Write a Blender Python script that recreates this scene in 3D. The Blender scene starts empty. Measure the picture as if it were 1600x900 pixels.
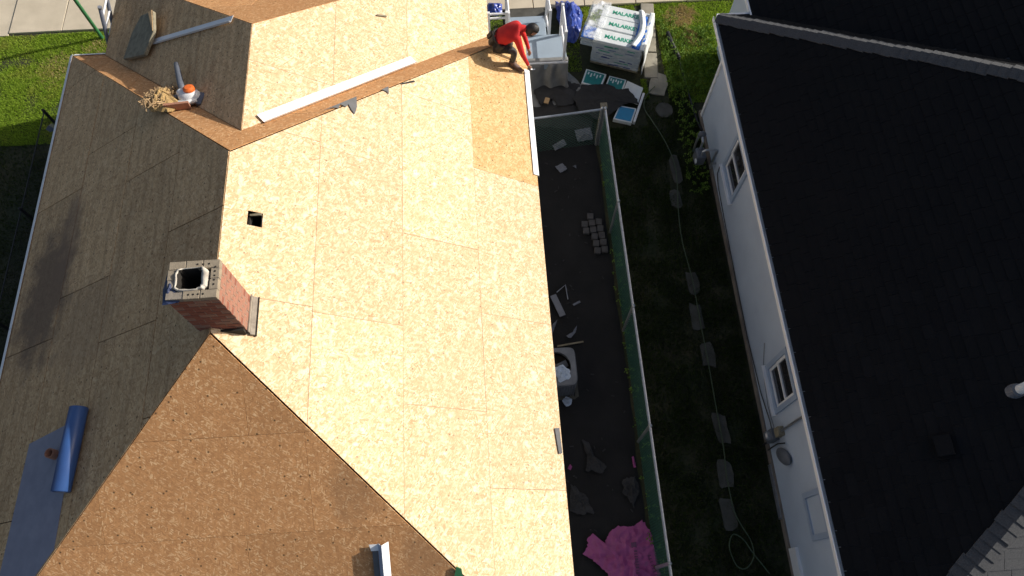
import bpy, bmesh, math, random
import numpy as np
from mathutils import Vector, Matrix, noise, Euler
random.seed(7); RNG = np.random.default_rng(7)
scene = bpy.context.scene
COL = scene.collection
rad = math.radians

# ------------------------------------------------------------------ camera, sky, sun, exposure
CAM_H = 13.1
cd = bpy.data.cameras.new('camera'); cam = bpy.data.objects.new('camera', cd); COL.objects.link(cam)
cd.sensor_fit = 'HORIZONTAL'; cd.angle = 2 * math.atan(800 / 1150.75); cd.clip_end = 2000; cd.clip_start = 0.1
Rm = Matrix(((0.997913, 0.058585, -0.027174), (-0.064567, 0.913607, -0.401439), (0.001308, 0.402355, 0.915483)))
cam.matrix_world = Matrix.Translation((0, 0, CAM_H)) @ Rm.to_4x4()
scene.camera = cam
SUN_EL, SUN_AZ = rad(25.8), rad(12.5)          # azimuth measured from +X towards +Y
world = bpy.data.worlds.new('World'); scene.world = world; world.use_nodes = True
wn = world.node_tree.nodes; wl = world.node_tree.links
sky = wn.new('ShaderNodeTexSky'); sky.sky_type = 'NISHITA'; sky.sun_disc = False
sky.sun_elevation = SUN_EL; sky.sun_rotation = rad(90) - SUN_AZ
sky.air_density = 1.0; sky.dust_density = 4.0; sky.ozone_density = 1.0
wl.new(sky.outputs[0], wn['Background'].inputs[0]); wn['Background'].inputs[1].default_value = 0.105
sl = bpy.data.lights.new('sun', 'SUN'); sl.energy = 5.0; sl.angle = rad(0.5); sl.color = (1.0, 0.955, 0.88)
so = bpy.data.objects.new('sun', sl); COL.objects.link(so)
sdir = Vector((math.cos(SUN_EL) * math.cos(SUN_AZ), math.cos(SUN_EL) * math.sin(SUN_AZ), math.sin(SUN_EL)))
so.rotation_euler = sdir.to_track_quat('Z', 'Y').to_euler(); so.location = sdir * 40
vs = scene.view_settings; vs.view_transform = 'Standard'; vs.look = 'None'; vs.exposure = 0.15; vs.gamma = 1.0
vs.use_curve_mapping = False

# ------------------------------------------------------------------ helpers
def thing(name, label, cat, loc=(0, 0, 0), group=None):
    o = bpy.data.objects.new(name, None); COL.objects.link(o); o.location = loc
    o.empty_display_size = .2; o['label'] = label; o['category'] = cat
    if group: o['group'] = group
    return o
def tag(o, label, cat, group=None):
    o['label'] = label; o['category'] = cat
    if group: o['group'] = group
    return o
def base_of(o):
    m = Matrix.Translation(o.location); p = o.parent
    return m
def attach(o, parent):
    if parent is None: return o
    o.parent = parent
    if parent.type == 'EMPTY': o.matrix_parent_inverse = Matrix.Translation(-Vector(parent.location))
    return o
class MB:
    def __init__(s): s.v = []; s.f = []; s.uv = []; s.mi = []
    def add(s, vs, fs, uvs=None, mi=0):
        b = len(s.v); s.v += [tuple(v) for v in vs]
        for k, f in enumerate(fs):
            s.f.append(tuple(b + i for i in f)); s.mi.append(mi)
        s.uv += list(uvs) if uvs else [(v[0], v[1]) for v in vs]
        return s
    def box(s, c, size, rot=None, mi=0):
        hx, hy, hz = size[0] / 2, size[1] / 2, size[2] / 2
        P = [Vector((x, y, z)) for z in (-hz, hz) for y in (-hy, hy) for x in (-hx, hx)]
        if rot is not None: P = [rot @ q for q in P]
        c = Vector(c)
        s.add([q + c for q in P], [(0, 2, 3, 1), (4, 5, 7, 6), (0, 1, 5, 4), (2, 6, 7, 3), (0, 4, 6, 2), (1, 3, 7, 5)], mi=mi); return s
    def tube(s, pts, r, n=8, cap=True, mi=0):
        pts = [Vector(p) for p in pts]; rr = r if isinstance(r, (list, tuple)) else [r] * len(pts)
        vs, fs = [], []; up = Vector((0, 0, 1)); last = None
        for i, p in enumerate(pts):
            d = (pts[min(i + 1, len(pts) - 1)] - pts[max(i - 1, 0)]).normalized()
            a = d.cross(up if last is None else last)
            if a.length < 1e-4: a = d.cross(Vector((1, 0, 0)))
            a.normalize(); b = a.cross(d).normalized()
            if last is None: last = b
            else: last = b
            a = d.cross(last).normalized() if False else a
            for k in range(n):
                t = 2 * math.pi * k / n; vs.append(p + (a * math.cos(t) + b * math.sin(t)) * rr[i])
        for i in range(len(pts) - 1):
            for k in range(n):
                fs.append((i * n + k, i * n + (k + 1) % n, (i + 1) * n + (k + 1) % n, (i + 1) * n + k))
        if cap: fs += [tuple(range(n - 1, -1, -1)), tuple(range((len(pts) - 1) * n, len(pts) * n))]
        s.add(vs, fs, mi=mi); return s
    def prism(s, poly, axis_n, th, uvs=None, mi=0):   # poly: 3D points, extruded by -n*th
        n = Vector(axis_n); k = len(poly); top = [Vector(p) for p in poly]; bot = [p - n * th for p in top]
        fs = [tuple(range(k)), tuple(range(2 * k - 1, k - 1, -1))] + [(i, k + i, k + (i + 1) % k, (i + 1) % k) for i in range(k)]
        s.add(top + bot, fs, (list(uvs) * 2) if uvs else None, mi=mi); return s
    def build(s, name, mat, parent=None, smooth=False):
        me = bpy.data.meshes.new(name); me.from_pydata(s.v, [], s.f)
        ul = me.uv_layers.new(name='UVMap')
        li = np.zeros(len(me.loops), dtype=np.int32); me.loops.foreach_get('vertex_index', li)
        ul.data.foreach_set('uv', np.array(s.uv, dtype=np.float32)[li].ravel())
        for m in (mat if isinstance(mat, (list, tuple)) else [mat]): me.materials.append(m)
        if any(s.mi): me.polygons.foreach_set('material_index', s.mi)
        if smooth: me.polygons.foreach_set('use_smooth', [True] * len(me.polygons))
        me.update()
        bm = bmesh.new(); bm.from_mesh(me); bmesh.ops.recalc_face_normals(bm, faces=bm.faces); bm.to_mesh(me); bm.free()
        o = bpy.data.objects.new(name, me); COL.objects.link(o); attach(o, parent); return o
def bevel(o, w=.005, seg=2):
    m = o.modifiers.new('bevel', 'BEVEL'); m.width = w; m.segments = seg; m.limit_method = 'ANGLE'; return o
def rotz(a): return Matrix.Rotation(a, 3, 'Z')
def nz(x, y, z=0., f=1.): return noise.noise(Vector((x * f, y * f, z)))

# ------------------------------------------------------------------ materials
class NT:
    def __init__(s, name):
        s.m = bpy.data.materials.new(name); s.m.use_nodes = True; s.t = s.m.node_tree
        s.p = s.t.nodes['Principled BSDF']
    def n(s, typ, **kw):
        nd = s.t.nodes.new(typ)
        for k, v in kw.items():
            if k in ('i',):
                for kk, vv in v.items(): nd.inputs[kk].default_value = vv
            else: setattr(nd, k, v)
        return nd
    def l(s, a, b): s.t.links.new(a, b)
    def mix(s, fac, a, b, mode='MIX'):
        nd = s.n('ShaderNodeMix', data_type='RGBA', blend_type=mode)
        for sock, val in ((nd.inputs[0], fac), (nd.inputs[6], a), (nd.inputs[7], b)):
            if hasattr(val, 'is_output') or isinstance(val, bpy.types.NodeSocket): s.l(val, sock)
            elif isinstance(val, (int, float)): sock.default_value = val
            else: sock.default_value = (*val[:3], 1)
        return nd.outputs[2]
    def ramp(s, src, stops):
        r = s.n('ShaderNodeValToRGB'); s.l(src, r.inputs[0]); e = r.color_ramp.elements
        while len(e) < len(stops): e.new(.5)
        for q, (p, c) in zip(e, stops):
            q.position = p; q.color = (c, c, c, 1) if isinstance(c, (int, float)) else (*c, 1)
        return r.outputs[0]
    def noise(s, vec, scale, detail=4, rough=.55):
        nd = s.n('ShaderNodeTexNoise', i={'Scale': scale, 'Detail': detail, 'Roughness': rough})
        if vec is not None: s.l(vec, nd.inputs['Vector'])
        return nd.outputs[0]
    def coord(s, kind='Object'): return s.n('ShaderNodeTexCoord').outputs[kind]
    def mapping(s, vec, rot=(0, 0, 0), scale=(1, 1, 1), loc=(0, 0, 0)):
        m = s.n('ShaderNodeMapping', i={'Rotation': rot, 'Scale': scale, 'Location': loc}); s.l(vec, m.inputs[0]); return m.outputs[0]
    def bump(s, h, strength=.3, dist=.01):
        b = s.n('ShaderNodeBump', i={'Strength': strength, 'Distance': dist}); s.l(h, b.inputs['Height']); s.l(b.outputs[0], s.p.inputs['Normal'])
def plain(name, c1, c2=None, rough=.7, scale=6., metal=0., bump=0., bscale=None, spec=None, detail=5):
    t = NT(name); c2 = c2 or tuple(x * .75 for x in c1)
    v = t.coord(); f = t.noise(v, scale, detail)
    f2 = t.ramp(f, [(.3, 0), (.7, 1)])
    t.l(t.mix(f2, c1, c2), t.p.inputs['Base Color'])
    t.p.inputs['Roughness'].default_value = rough; t.p.inputs['Metallic'].default_value = metal
    if spec is not None: t.p.inputs['Specular IOR Level'].default_value = spec
    if bump: t.bump(t.noise(v, bscale or scale * 4, 5), bump, .01)
    return t.m
def osb(name, dark, mid, light, contrast=1., fs=1., rough=.75, bump=.25, stain=None, specks=1., vary=(.92, 1.06), streak=0., blotch=.0, sparse=False):
    """strand board: three layers of stretched voronoi flakes in different directions, seen in UV metres"""
    t = NT(name)
    uv = t.coord('UV'); oi = t.n('ShaderNodeObjectInfo')
    off = t.n('ShaderNodeVectorMath', operation='SCALE'); t.l(oi.outputs['Random'], off.inputs[3]); off.inputs[0].default_value = (37.1, 91.7, 13.3)
    add = t.n('ShaderNodeVectorMath', operation='ADD'); t.l(uv, add.inputs[0]); t.l(off.outputs[0], add.inputs[1])
    base = add.outputs[0]
    warp = t.n('ShaderNodeTexNoise', i={'Scale': 9., 'Detail': 2.}); t.l(base, warp.inputs['Vector'])
    wsc = t.n('ShaderNodeVectorMath', operation='SCALE'); t.l(warp.outputs[1], wsc.inputs[0]); wsc.inputs[3].default_value = .025
    wv = t.n('ShaderNodeVectorMath', operation='ADD'); t.l(base, wv.inputs[0]); t.l(wsc.outputs[0], wv.inputs[1])
    layers = []
    for k, (ang, sc) in enumerate(((.35, 1.), (1.45, .85), (2.5, 1.15))):
        m = t.mapping(t.mapping(wv.outputs[0], (0, 0, ang)), (0, 0, 0), (14 * sc * fs, 46 * sc * fs, 1), (k * 3.3, k * 1.7, 0))
        vo = t.n('ShaderNodeTexVoronoi', i={'Scale': 1., 'Randomness': 1.}, voronoi_dimensions='2D'); t.l(m, vo.inputs['Vector'])
        sep = t.n('ShaderNodeSeparateColor'); t.l(vo.outputs['Color'], sep.inputs[0]); layers.append((sep.outputs[0], sep.outputs[1]))
    pick1 = t.ramp(layers[1][1], [(.52, 0), (.56, 1)]); pick2 = t.ramp(layers[2][1], [(.58, 0), (.62, 1)])
    a = t.mix(pick1, layers[0][0], layers[1][0]); a = t.mix(pick2, a, layers[2][0])
    lo = .5 - .5 * contrast
    col = t.ramp(a, [(0., tuple(d * contrast + m_ * (1 - contrast) for d, m_ in zip(dark, mid))), (.22, tuple(.45 * d + .55 * m_ for d, m_ in zip(dark, mid))), (.55, mid), (1., tuple(l_ * contrast + m_ * (1 - contrast) for l_, m_ in zip(light, mid)))])
    if sparse: col = t.ramp(a, [(0., tuple(.55 * d + .45 * m_ for d, m_ in zip(dark, mid))), (.25, tuple(.88 * m_ for m_ in mid)), (.74, tuple(1.1 * m_ for m_ in mid)), (.95, light)])
    # board-scale mottling and warm knots
    big = t.noise(base, 2.3, 3); col = t.mix(t.ramp(big, [(.35, .0), (.75, .35)]), col, tuple(.85 * m_ for m_ in mid))
    fine = t.noise(base, 14., 4, .6); col = t.mix(t.ramp(fine, [(.42, 0), (.72, .55)]), col, tuple(.45 * d + .5 * m_ for d, m_ in zip(dark, mid)))
    if blotch:
        bl = t.noise(base, 9., 3, .5); col = t.mix(t.ramp(bl, [(.56, 0), (.70, blotch)]), col, tuple(min(.95, 1.05 * l_) for l_ in light))
        wb = t.noise(t.mapping(base, (0, 0, 0), (1, 1, 1), (7, 3, 0)), 4.5, 4, .6); col = t.mix(t.ramp(wb, [(.5, 0), (.72, .5)]), col, tuple(.55 * d + .5 * m_ for d, m_ in zip(dark, mid)))
    if streak:
        stv = t.noise(t.mapping(base, (0, 0, 0), (.7, 6.5, 1)), 1.6, 4, .6); col = t.mix(t.ramp(stv, [(.42, 0), (.72, streak)]), col, tuple(.5 * d for d in dark))
    # dark specks: nail heads, bark flecks
    vs_ = t.n('ShaderNodeTexVoronoi', i={'Scale': 5.}, voronoi_dimensions='2D'); t.l(base, vs_.inputs['Vector'])
    sp = t.n('ShaderNodeSeparateColor'); t.l(vs_.outputs['Color'], sp.inputs[0])
    d1 = t.ramp(vs_.outputs['Distance'], [(.045, 1), (.075, 0)]); d2 = t.ramp(sp.outputs[0], [(.55, 0), (.6, .8 * specks)])
    mm = t.n('ShaderNodeMath', operation='MULTIPLY'); t.l(d1, mm.inputs[0]); t.l(d2, mm.inputs[1])
    col = t.mix(mm.outputs[0], col, (.06, .04, .02))
    # every sheet a little different
    hsv = t.n('ShaderNodeHueSaturation'); t.l(col, hsv.inputs['Color'])
    mr = t.n('ShaderNodeMapRange', i={'To Min': vary[0], 'To Max': vary[1]}); t.l(oi.outputs['Random'], mr.inputs[0]); t.l(mr.outputs[0], hsv.inputs['Value'])
    col = hsv.outputs[0]
    if stain:     # water stain with its own outline (object-space centre, radii)
        o = t.coord('Object')
        for (c, s, colr, amt) in stain:
            m = t.mapping(o, (0, 0, 0), tuple(1 / q for q in s), tuple(-cc / q for cc, q in zip(c, s)))
            ln = t.n('ShaderNodeVectorMath', operation='LENGTH'); t.l(m, ln.inputs[0])
            nn = t.noise(o, 3.5, 5, .65); ad = t.n('ShaderNodeMath', operation='MULTIPLY_ADD', i={1: 1.3, 2: -.65}); t.l(nn, ad.inputs[0])
            sm = t.n('ShaderNodeMath', operation='ADD'); t.l(ln.outputs['Value'], sm.inputs[0]); t.l(ad.outputs[0], sm.inputs[1])
            col = t.mix(t.ramp(sm.outputs[0], [(.45, amt), (1.0, 0)]), col, colr)
    t.l(col, t.p.inputs['Base Color']); t.p.inputs['Roughness'].default_value = rough
    t.p.inputs['Specular IOR Level'].default_value = .25
    t.bump(a, bump, .004)
    return t.m
M = {}
M['osb'] = osb('osb_pale', (.44, .255, .12), (.665, .48, .285), (.85, .735, .54), fs=1.5, contrast=.85, blotch=.55, specks=.65)
M['osb_fresh'] = osb('osb_fresh', (.42, .22, .075), (.63, .405, .18), (.8, .61, .36), fs=1.35, contrast=.8, blotch=.3)
M['osb_left'] = osb('osb_shade_slope', (.38, .215, .10), (.70, .445, .225), (.80, .56, .32), fs=1.3, contrast=.9, bump=.6, vary=(.80, 1.08), streak=.45,  # same board for the shaded slopes, coloured warmer to offset blue skylight
    stain=[((-6.55, 4.7, 3.15), (.75, 1.5, 2.), (.13, .085, .06), .8), ((-6.25, 5.5, 3.3), (.3, 1.1, 2.), (.22, .14, .09), .6), ((-5.5, 3.9, 3.9), (.9, .9, 2.), (.3, .2, .12), .35)])
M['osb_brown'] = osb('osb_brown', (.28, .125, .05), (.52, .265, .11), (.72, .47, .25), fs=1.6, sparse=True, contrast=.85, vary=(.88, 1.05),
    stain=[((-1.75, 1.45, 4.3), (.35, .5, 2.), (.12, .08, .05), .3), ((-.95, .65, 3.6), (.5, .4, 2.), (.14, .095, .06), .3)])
M['osb_edge'] = plain('osb_edge', (.5, .33, .16), (.36, .22, .1), .8, 30)
M['dark'] = plain('dark_interior', (.02, .016, .012), (.012, .01, .008), .95, 5)
M['white_metal'] = plain('white_metal', (.80, .80, .80), (.74, .75, .76), .35, 3)
M['grey_metal'] = plain('grey_metal', (.42, .43, .45), (.3, .31, .33), .4, 9, metal=.7)
M['galv'] = plain('galvanised', (.55, .57, .6), (.42, .44, .47), .38, 14, metal=.75)
M['siding_old'] = plain('house_siding', (.5, .48, .44), (.42, .4, .37), .7, 4)
M['siding'] = plain('pale_grey_siding', (.47, .54, .63), (.42, .485, .575), .55, 2.2, bump=.05)
M['trim'] = plain('painted_trim', (.34, .42, .54), (.29, .36, .47), .5, 5)
M['trim_white'] = plain('white_trim', (.82, .82, .82), (.75, .75, .76), .5, 5)
M['foundation'] = plain('foundation_concrete', (.26, .22, .18), (.15, .12, .1), .9, 3.5, bump=.5)
M['concrete'] = plain('pale_concrete', (.56, .485, .365), (.47, .405, .30), .85, 2.6, bump=.25, bscale=40)
M['concrete_old_shade'] = plain('old_concrete_shade_tone', (.10, .095, .08), (.05, .048, .038), .9, 4., bump=.4, bscale=30)  # slab concrete darkened in its colour for the shaded yard
M['path_concrete'] = plain('path_concrete', (.33, .30, .24), (.22, .20, .155), .9, 4., bump=.4, bscale=30)  # same slab concrete in its brighter, sunlit tone
M['joint'] = plain('joint_soil', (.10, .09, .055), (.05, .05, .03), .95, 8)
M['paver'] = plain('grey_paver', (.085, .082, .082), (.05, .048, .048), .85, 9, bump=.3)
M['brick'] = plain('red_brick', (.27, .085, .05), (.19, .065, .042), .85, 17, bump=.4, bscale=70)
M['brick_pale'] = plain('pale_red_brick', (.31, .125, .085), (.25, .145, .10), .85, 11, bump=.4, bscale=70)
M['brick_tan'] = plain('mortar_covered_brick', (.30, .25, .18), (.22, .18, .13), .9, 14, bump=.4, bscale=60)
M['mortar'] = plain('mortar', (.30, .26, .21), (.2, .17, .14), .95, 18, bump=.4)
M['plaster'] = plain('flue_plaster', (.60, .56, .48), (.34, .30, .25), .85, 8, bump=.5)
M['black'] = plain('black_rubber', (.018, .018, .02), (.01, .01, .012), .6, 8)
M['blue_film'] = plain('blue_roll_film', (.038, .095, .26), (.03, .07, .2), .36, 3)
M['blue_underlay'] = plain('blue_underlayment', (.25, .245, .30), (.19, .19, .245), .55, 5, bump=.15)
M['navy_cloth'] = plain('navy_plastic', (.03, .045, .11), (.02, .03, .07), .5, 9)
M['felt'] = plain('grey_felt', (.036, .036, .038), (.022, .022, .023), .9, 6, bump=.2)
M['felt_grey'] = plain('light_felt', (.13, .13, .135), (.10, .10, .10), .85, 7)
M['felt_black'] = plain('black_felt', (.025, .024, .024), (.016, .016, .016), .85, 4, bump=.3)
M['terracotta'] = plain('terracotta', (.42, .19, .11), (.3, .15, .1), .8, 12)
M['straw'] = plain('wood_shavings', (.46, .31, .13), (.28, .17, .06), .9, 45, bump=.8, bscale=60)
M['wood'] = plain('pine_board', (.56, .38, .2), (.42, .27, .13), .75, 9)
M['wood_grey'] = plain('weathered_board', (.29, .25, .17), (.16, .14, .095), .9, 10, bump=.4)
M['orange'] = plain('orange_plastic', (.75, .16, .025), (.65, .13, .02), .4, 5)
M['white_plastic'] = plain('white_plastic', (.78, .78, .77), (.7, .7, .69), .35, 5)
M['grey_plastic'] = plain('grey_plastic', (.13, .14, .17), (.09, .1, .12), .45, 5)
M['blue_tarp'] = plain('blue_tarp', (.035, .075, .36), (.025, .05, .26), .3, 6, bump=.3)
M['blue_sheet'] = plain('blue_wrap_film', (.06, .2, .62), (.04, .13, .45), .25, 6, bump=.3)
M['grey_tarp'] = plain('grey_tarp', (.24, .24, .23), (.16, .16, .155), .6, 5, bump=.25)
M['bundle'] = plain('white_bundle_wrap', (.74, .76, .75), (.62, .66, .66), .4, 7)
M['bundle_edge'] = plain('grey_bundle_wrap', (.50, .53, .54), (.34, .4, .44), .45, 9)
M['green_print'] = plain('green_print', (.015, .33, .2), (.02, .26, .16), .5, 14)
M['navy_print'] = plain('navy_print', (.03, .05, .2), (.04, .06, .25), .5, 9)
M['teal'] = plain('teal_wrap', (.012, .22, .21), (.01, .17, .17), .4, 9)
M['teal_blue'] = plain('teal_blue_wrap', (.02, .25, .46), (.02, .2, .38), .4, 9)
M['pink'] = plain('pink_plastic', (.36, .07, .23), (.27, .05, .18), .4, 5, bump=.3)
M['pink_print'] = plain('dark_print', (.10, .03, .08), (.12, .04, .1), .6, 9)
M['hose'] = plain('green_hose', (.06, .09, .045), (.045, .07, .035), .5, 9)
M['green_paint'] = plain('green_paint', (.035, .16, .06), (.025, .11, .045), .45, 9)
M['green_wire'] = plain('green_wire', (.03, .11, .08), (.02, .08, .06), .5, 9)
M['porch_paint'] = plain('grey_blue_porch_paint', (.33, .40, .47), (.28, .34, .40), .5, 3)
M['paper'] = plain('scrap_paper', (.19, .2, .23), (.13, .14, .165), .7, 7)
M['ac'] = plain('ac_casing', (.13, .14, .16), (.09, .10, .115), .5, 6)
M['shirt'] = plain('red_shirt', (.62, .015, .012), (.46, .01, .012), .8, 9, bump=.2)
M['pants'] = plain('dark_trousers', (.022, .021, .020), (.013, .012, .012), .85, 12, bump=.2)
M['pants_grey'] = plain('dusty_knees', (.075, .072, .066), (.045, .043, .04), .85, 12)
M['skin'] = plain('skin', (.42, .235, .165), (.37, .2, .14), .55, 9)
M['hair'] = plain('black_hair', (.012, .010, .009), (.022, .018, .016), .5, 40, bump=.5)
M['boot'] = plain('brown_boot', (.16, .095, .075), (.11, .065, .05), .7, 12)
M['leather'] = plain('black_leather', (.025, .02, .018), (.015, .012, .01), .6, 12)
def shingle_mat():
    t = NT('black_shingle'); oi = t.n('ShaderNodeObjectInfo'); v = t.coord('Object')
    g = t.noise(v, 160, 3, .7); b = t.noise(v, 1.6, 3)
    c = t.mix(t.ramp(g, [(.35, 0), (.68, 1)]), (.003, .0033, .0042), (.011, .0115, .0135))
    at = t.n('ShaderNodeAttribute', attribute_name='tone')
    c = t.mix(t.ramp(b, [(.4, 0), (.7, .5)]), c, (.010, .010, .011))
    h = t.n('ShaderNodeHueSaturation'); t.l(c, h.inputs['Color'])
    mr = t.n('ShaderNodeMapRange', i={'To Min': .85, 'To Max': 1.15}); t.l(oi.outputs['Random'], mr.inputs[0]); t.l(mr.outputs[0], h.inputs['Value'])
    t.l(h.outputs[0], t.p.inputs['Base Color']); t.p.inputs['Roughness'].default_value = .9; t.p.inputs['Specular IOR Level'].default_value = .15
    t.bump(g, .5, .004); return t.m
M['shingle'] = shingle_mat()
M['shingle_sunlit'] = plain('sunlit_tone_shingle', (.11, .11, .112), (.06, .061, .064), .9, 70, bump=.5)  # lighter copy of the black shingle: sunlight painted onto the near hip
M['cap'] = plain('grey_cap_shingle', (.085, .086, .09), (.04, .041, .044), .9, 60, bump=.5)  # lighter grey than the field shingles
def glass_mat():
    t = NT('window_glass'); t.p.inputs['Base Color'].default_value = (.02, .022, .025, 1); t.p.inputs['Roughness'].default_value = .06
    f = t.noise(t.coord(), 2.); t.p.inputs['Specular IOR Level'].default_value = .6
    t.l(t.mix(f, (.015, .015, .017), (.035, .035, .04)), t.p.inputs['Base Color']); return t.m
M['glass'] = glass_mat()
def film_mat():
    t = NT('clear_plastic_film'); f = t.noise(t.coord(), 5., 4)
    t.p.inputs['Base Color'].default_value = (.9, .92, .94, 1); t.p.inputs['Roughness'].default_value = .18
    a = t.ramp(f, [(.42, .10), (.66, .8)]); t.l(a, t.p.inputs['Alpha']); t.bump(t.noise(t.coord(), 12, 4), .5, .02); return t.m
M['film'] = film_mat()
def ground_mat():
    t = NT('lawn_soil'); v = t.coord()
    a = t.noise(v, 1.3, 5); b = t.noise(v, 14, 5)
    c = t.mix(t.ramp(a, [(.35, 0), (.65, 1)]), (.022, .03, .009), (.05, .045, .02))
    c = t.mix(t.ramp(b, [(.45, 0), (.7, .7)]), c, (.016, .016, .009))
    t.l(c, t.p.inputs['Base Color']); t.p.inputs['Roughness'].default_value = .95; t.bump(b, .6, .03); return t.m
M['ground'] = ground_mat()
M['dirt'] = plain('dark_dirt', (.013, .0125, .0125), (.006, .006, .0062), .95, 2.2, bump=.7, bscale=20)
def grass_mat(name, c1, c2, c3):
    t = NT(name); at = t.n('ShaderNodeAttribute', attribute_name='tone'); v = t.coord()
    c = t.mix(at.outputs['Fac'], c1, c2)
    c = t.mix(t.ramp(t.noise(v, .9, 3), [(.52, 0), (.68, .75)]), c, c3)
    t.l(c, t.p.inputs['Base Color']); t.p.inputs['Roughness'].default_value = .6; t.p.inputs['Specular IOR Level'].default_value = .25
    tr = t.n('ShaderNodeBsdfTranslucent'); t.l(c, tr.inputs[0]); mx = t.n('ShaderNodeMixShader', i={0: .42}); t.l(t.p.outputs[0], mx.inputs[1]); t.l(tr.outputs[0], mx.inputs[2])
    t.l(mx.outputs[0], t.t.nodes['Material Output'].inputs[0]); return t.m
M['grass'] = grass_mat('grass_blades', (.18, .29, .025), (.42, .57, .06), (.44, .42, .10))
M['grass_shade'] = grass_mat('long_grass_shade_tone', (.022, .04, .007), (.055, .085, .014), (.05, .055, .018))  # lawn grass copied in a darker colour to deepen the side-yard shade
M['dry_grass'] = grass_mat('dry_grass', (.44, .34, .15), (.60, .48, .23), (.52, .41, .19))
M['weed'] = grass_mat('weed_leaves', (.10, .19, .025), (.26, .40, .065), (.20, .32, .05))

# ------------------------------------------------------------------ ground, paths
def struct(o, kind='structure'): o['kind'] = kind; return o
g = MB().add([(-90, -70, 0), (90, -70, 0), (90, 120, 0), (-90, 120, 0)], [(0, 1, 2, 3)]); struct(g.build('ground', M['ground']))
d = MB(); pts = []
nx_, ny_ = 22, 90
for j in range(ny_ + 1):
    for i in range(nx_ + 1):
        x = .4 + 1.98 * i / nx_; y = -4 + 14.6 * j / ny_
        e = min(i, nx_ - i, j, ny_ - j); z = .006 if e == 0 else .02 + .035 * (nz(x, y, 0, 2.1) + .6 * nz(x, y, 3, 6)) + .02
        pts.append((x + (.05 * nz(y, 1, 5, 1.5) if i == nx_ else 0), y, max(z, .006)))
d.add(pts, [(j * (nx_ + 1) + i, j * (nx_ + 1) + i + 1, (j + 1) * (nx_ + 1) + i + 1, (j + 1) * (nx_ + 1) + i) for j in range(ny_) for i in range(nx_)])
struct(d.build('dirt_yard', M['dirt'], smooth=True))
# sidewalk of separate slabs
sw = MB().add([(-16, 12.74, .004), (9, 12.80, .004), (9, 16, .004), (-16, 16, .004)], [(0, 1, 2, 3)]); sidewalk = struct(sw.build('sidewalk', M['joint']))
slab_x = [-10.66 + 1.2 * k for k in range(-4, 16)]
for k, x in enumerate(slab_x):
    for r_, (y0, y1) in enumerate(((12.78, 14.02), (14.035, 15.3))):
        th = .05 + .006 * random.random(); dz = 0
        if x < -11: th = .03
        yo = .0 if x > -11 else (-.06 if r_ == 0 else 0)
        s = MB().box((x + .6, (y0 + y1) / 2 + yo, th / 2 + .004), (1.2 - .02, y1 - y0 - .015, th), rotz(random.uniform(-.006, .006)))
        bevel(s.build('slab', M['concrete'], sidewalk), .008)
asph = MB().add([(-60, 16.0, .006), (60, 16.0, .006), (60, 24, .006), (-60, 24, .006)], [(0, 1, 2, 3)])
struct(asph.build('road', plain('asphalt', (.055, .055, .057), (.04, .04, .042), .9, 20, bump=.4)))
# narrow concrete path beside the pallet
path = struct(MB().add([(3.62, 10.55, .005), (3.98, 10.5, .005), (4.16, 12.74, .005), (3.86, 12.74, .005)], [(0, 1, 2, 3)]).build('path', M['joint']))
for k in range(3):
    y0 = 10.6 + k * .73; x0 = 3.83 + .065 * k
    bevel(MB().box((x0, y0 + .35, .03), (.30, .70, .05), rotz(-.09 + random.uniform(-.02, .02))).build('slab', M['path_concrete'], path), .012)
def steppers():
    spots = [(3.93, 10.45, .42, .62, -.25, 'broken stepping slab at the shadow edge beside the garden hose'),
             (3.97, 8.2, .24, .70, .08, 'stepping slab in shade next to the hose level with the gas meter'),
             (3.86, 7.5, .24, .42, .0, 'short stepping slab in shade just nearer than the gas meter'),
             (3.9, 5.6, .26, .55, .05, 'stepping slab in dark grass halfway along the white wall'),
             (3.86, 4.9, .26, .6, -.04, 'stepping slab in dark grass before the larger near window'),
             (3.94, 4.15, .26, .55, .03, 'stepping slab crossed by hose beyond the near window'),
             (3.95, 2.75, .26, .6, .06, 'stepping slab opposite the electric meter'),
             (3.88, 1.95, .27, .5, -.03, 'stepping slab just nearer than the electric meter'),
             (3.82, 1.3, .27, .55, .04, 'stepping slab beside the start of the hose loop')]
    for (x, y, w, l, a, lab) in spots:
        n = 12; poly = []
        for i in range(n):
            t = 2 * math.pi * i / n; c, s_ = math.cos(t), math.sin(t); e = 5
            q = Vector((w / 2 * math.copysign(abs(c) ** (2 / e), c), l / 2 * math.copysign(abs(s_) ** (2 / e), s_), 0)) * random.uniform(.78, 1.08)
            q = rotz(a) @ q; poly.append((x + q.x, y + q.y, .045))
        tag(MB().prism(poly, (0, 0, 1), .033).build('stepping_slab', M['path_concrete' if y > 10 else 'concrete_old_shade']), lab, 'paving slab', 'stepping slabs in the side yard')
    poly = [(3.96 + .19 * math.cos(t) * random.uniform(.93, 1.05), 9.73 + .2 * math.sin(t), .04) for t in [2 * math.pi * i / 16 for i in range(16)]]
    tag(MB().prism(poly, (0, 0, 1), .036).build('stepping_slab', M['concrete_old_shade']), 'round pale stepping stone in the shaded grass by the hose', 'paving slab', 'stepping slabs in the side yard')
steppers()

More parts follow.
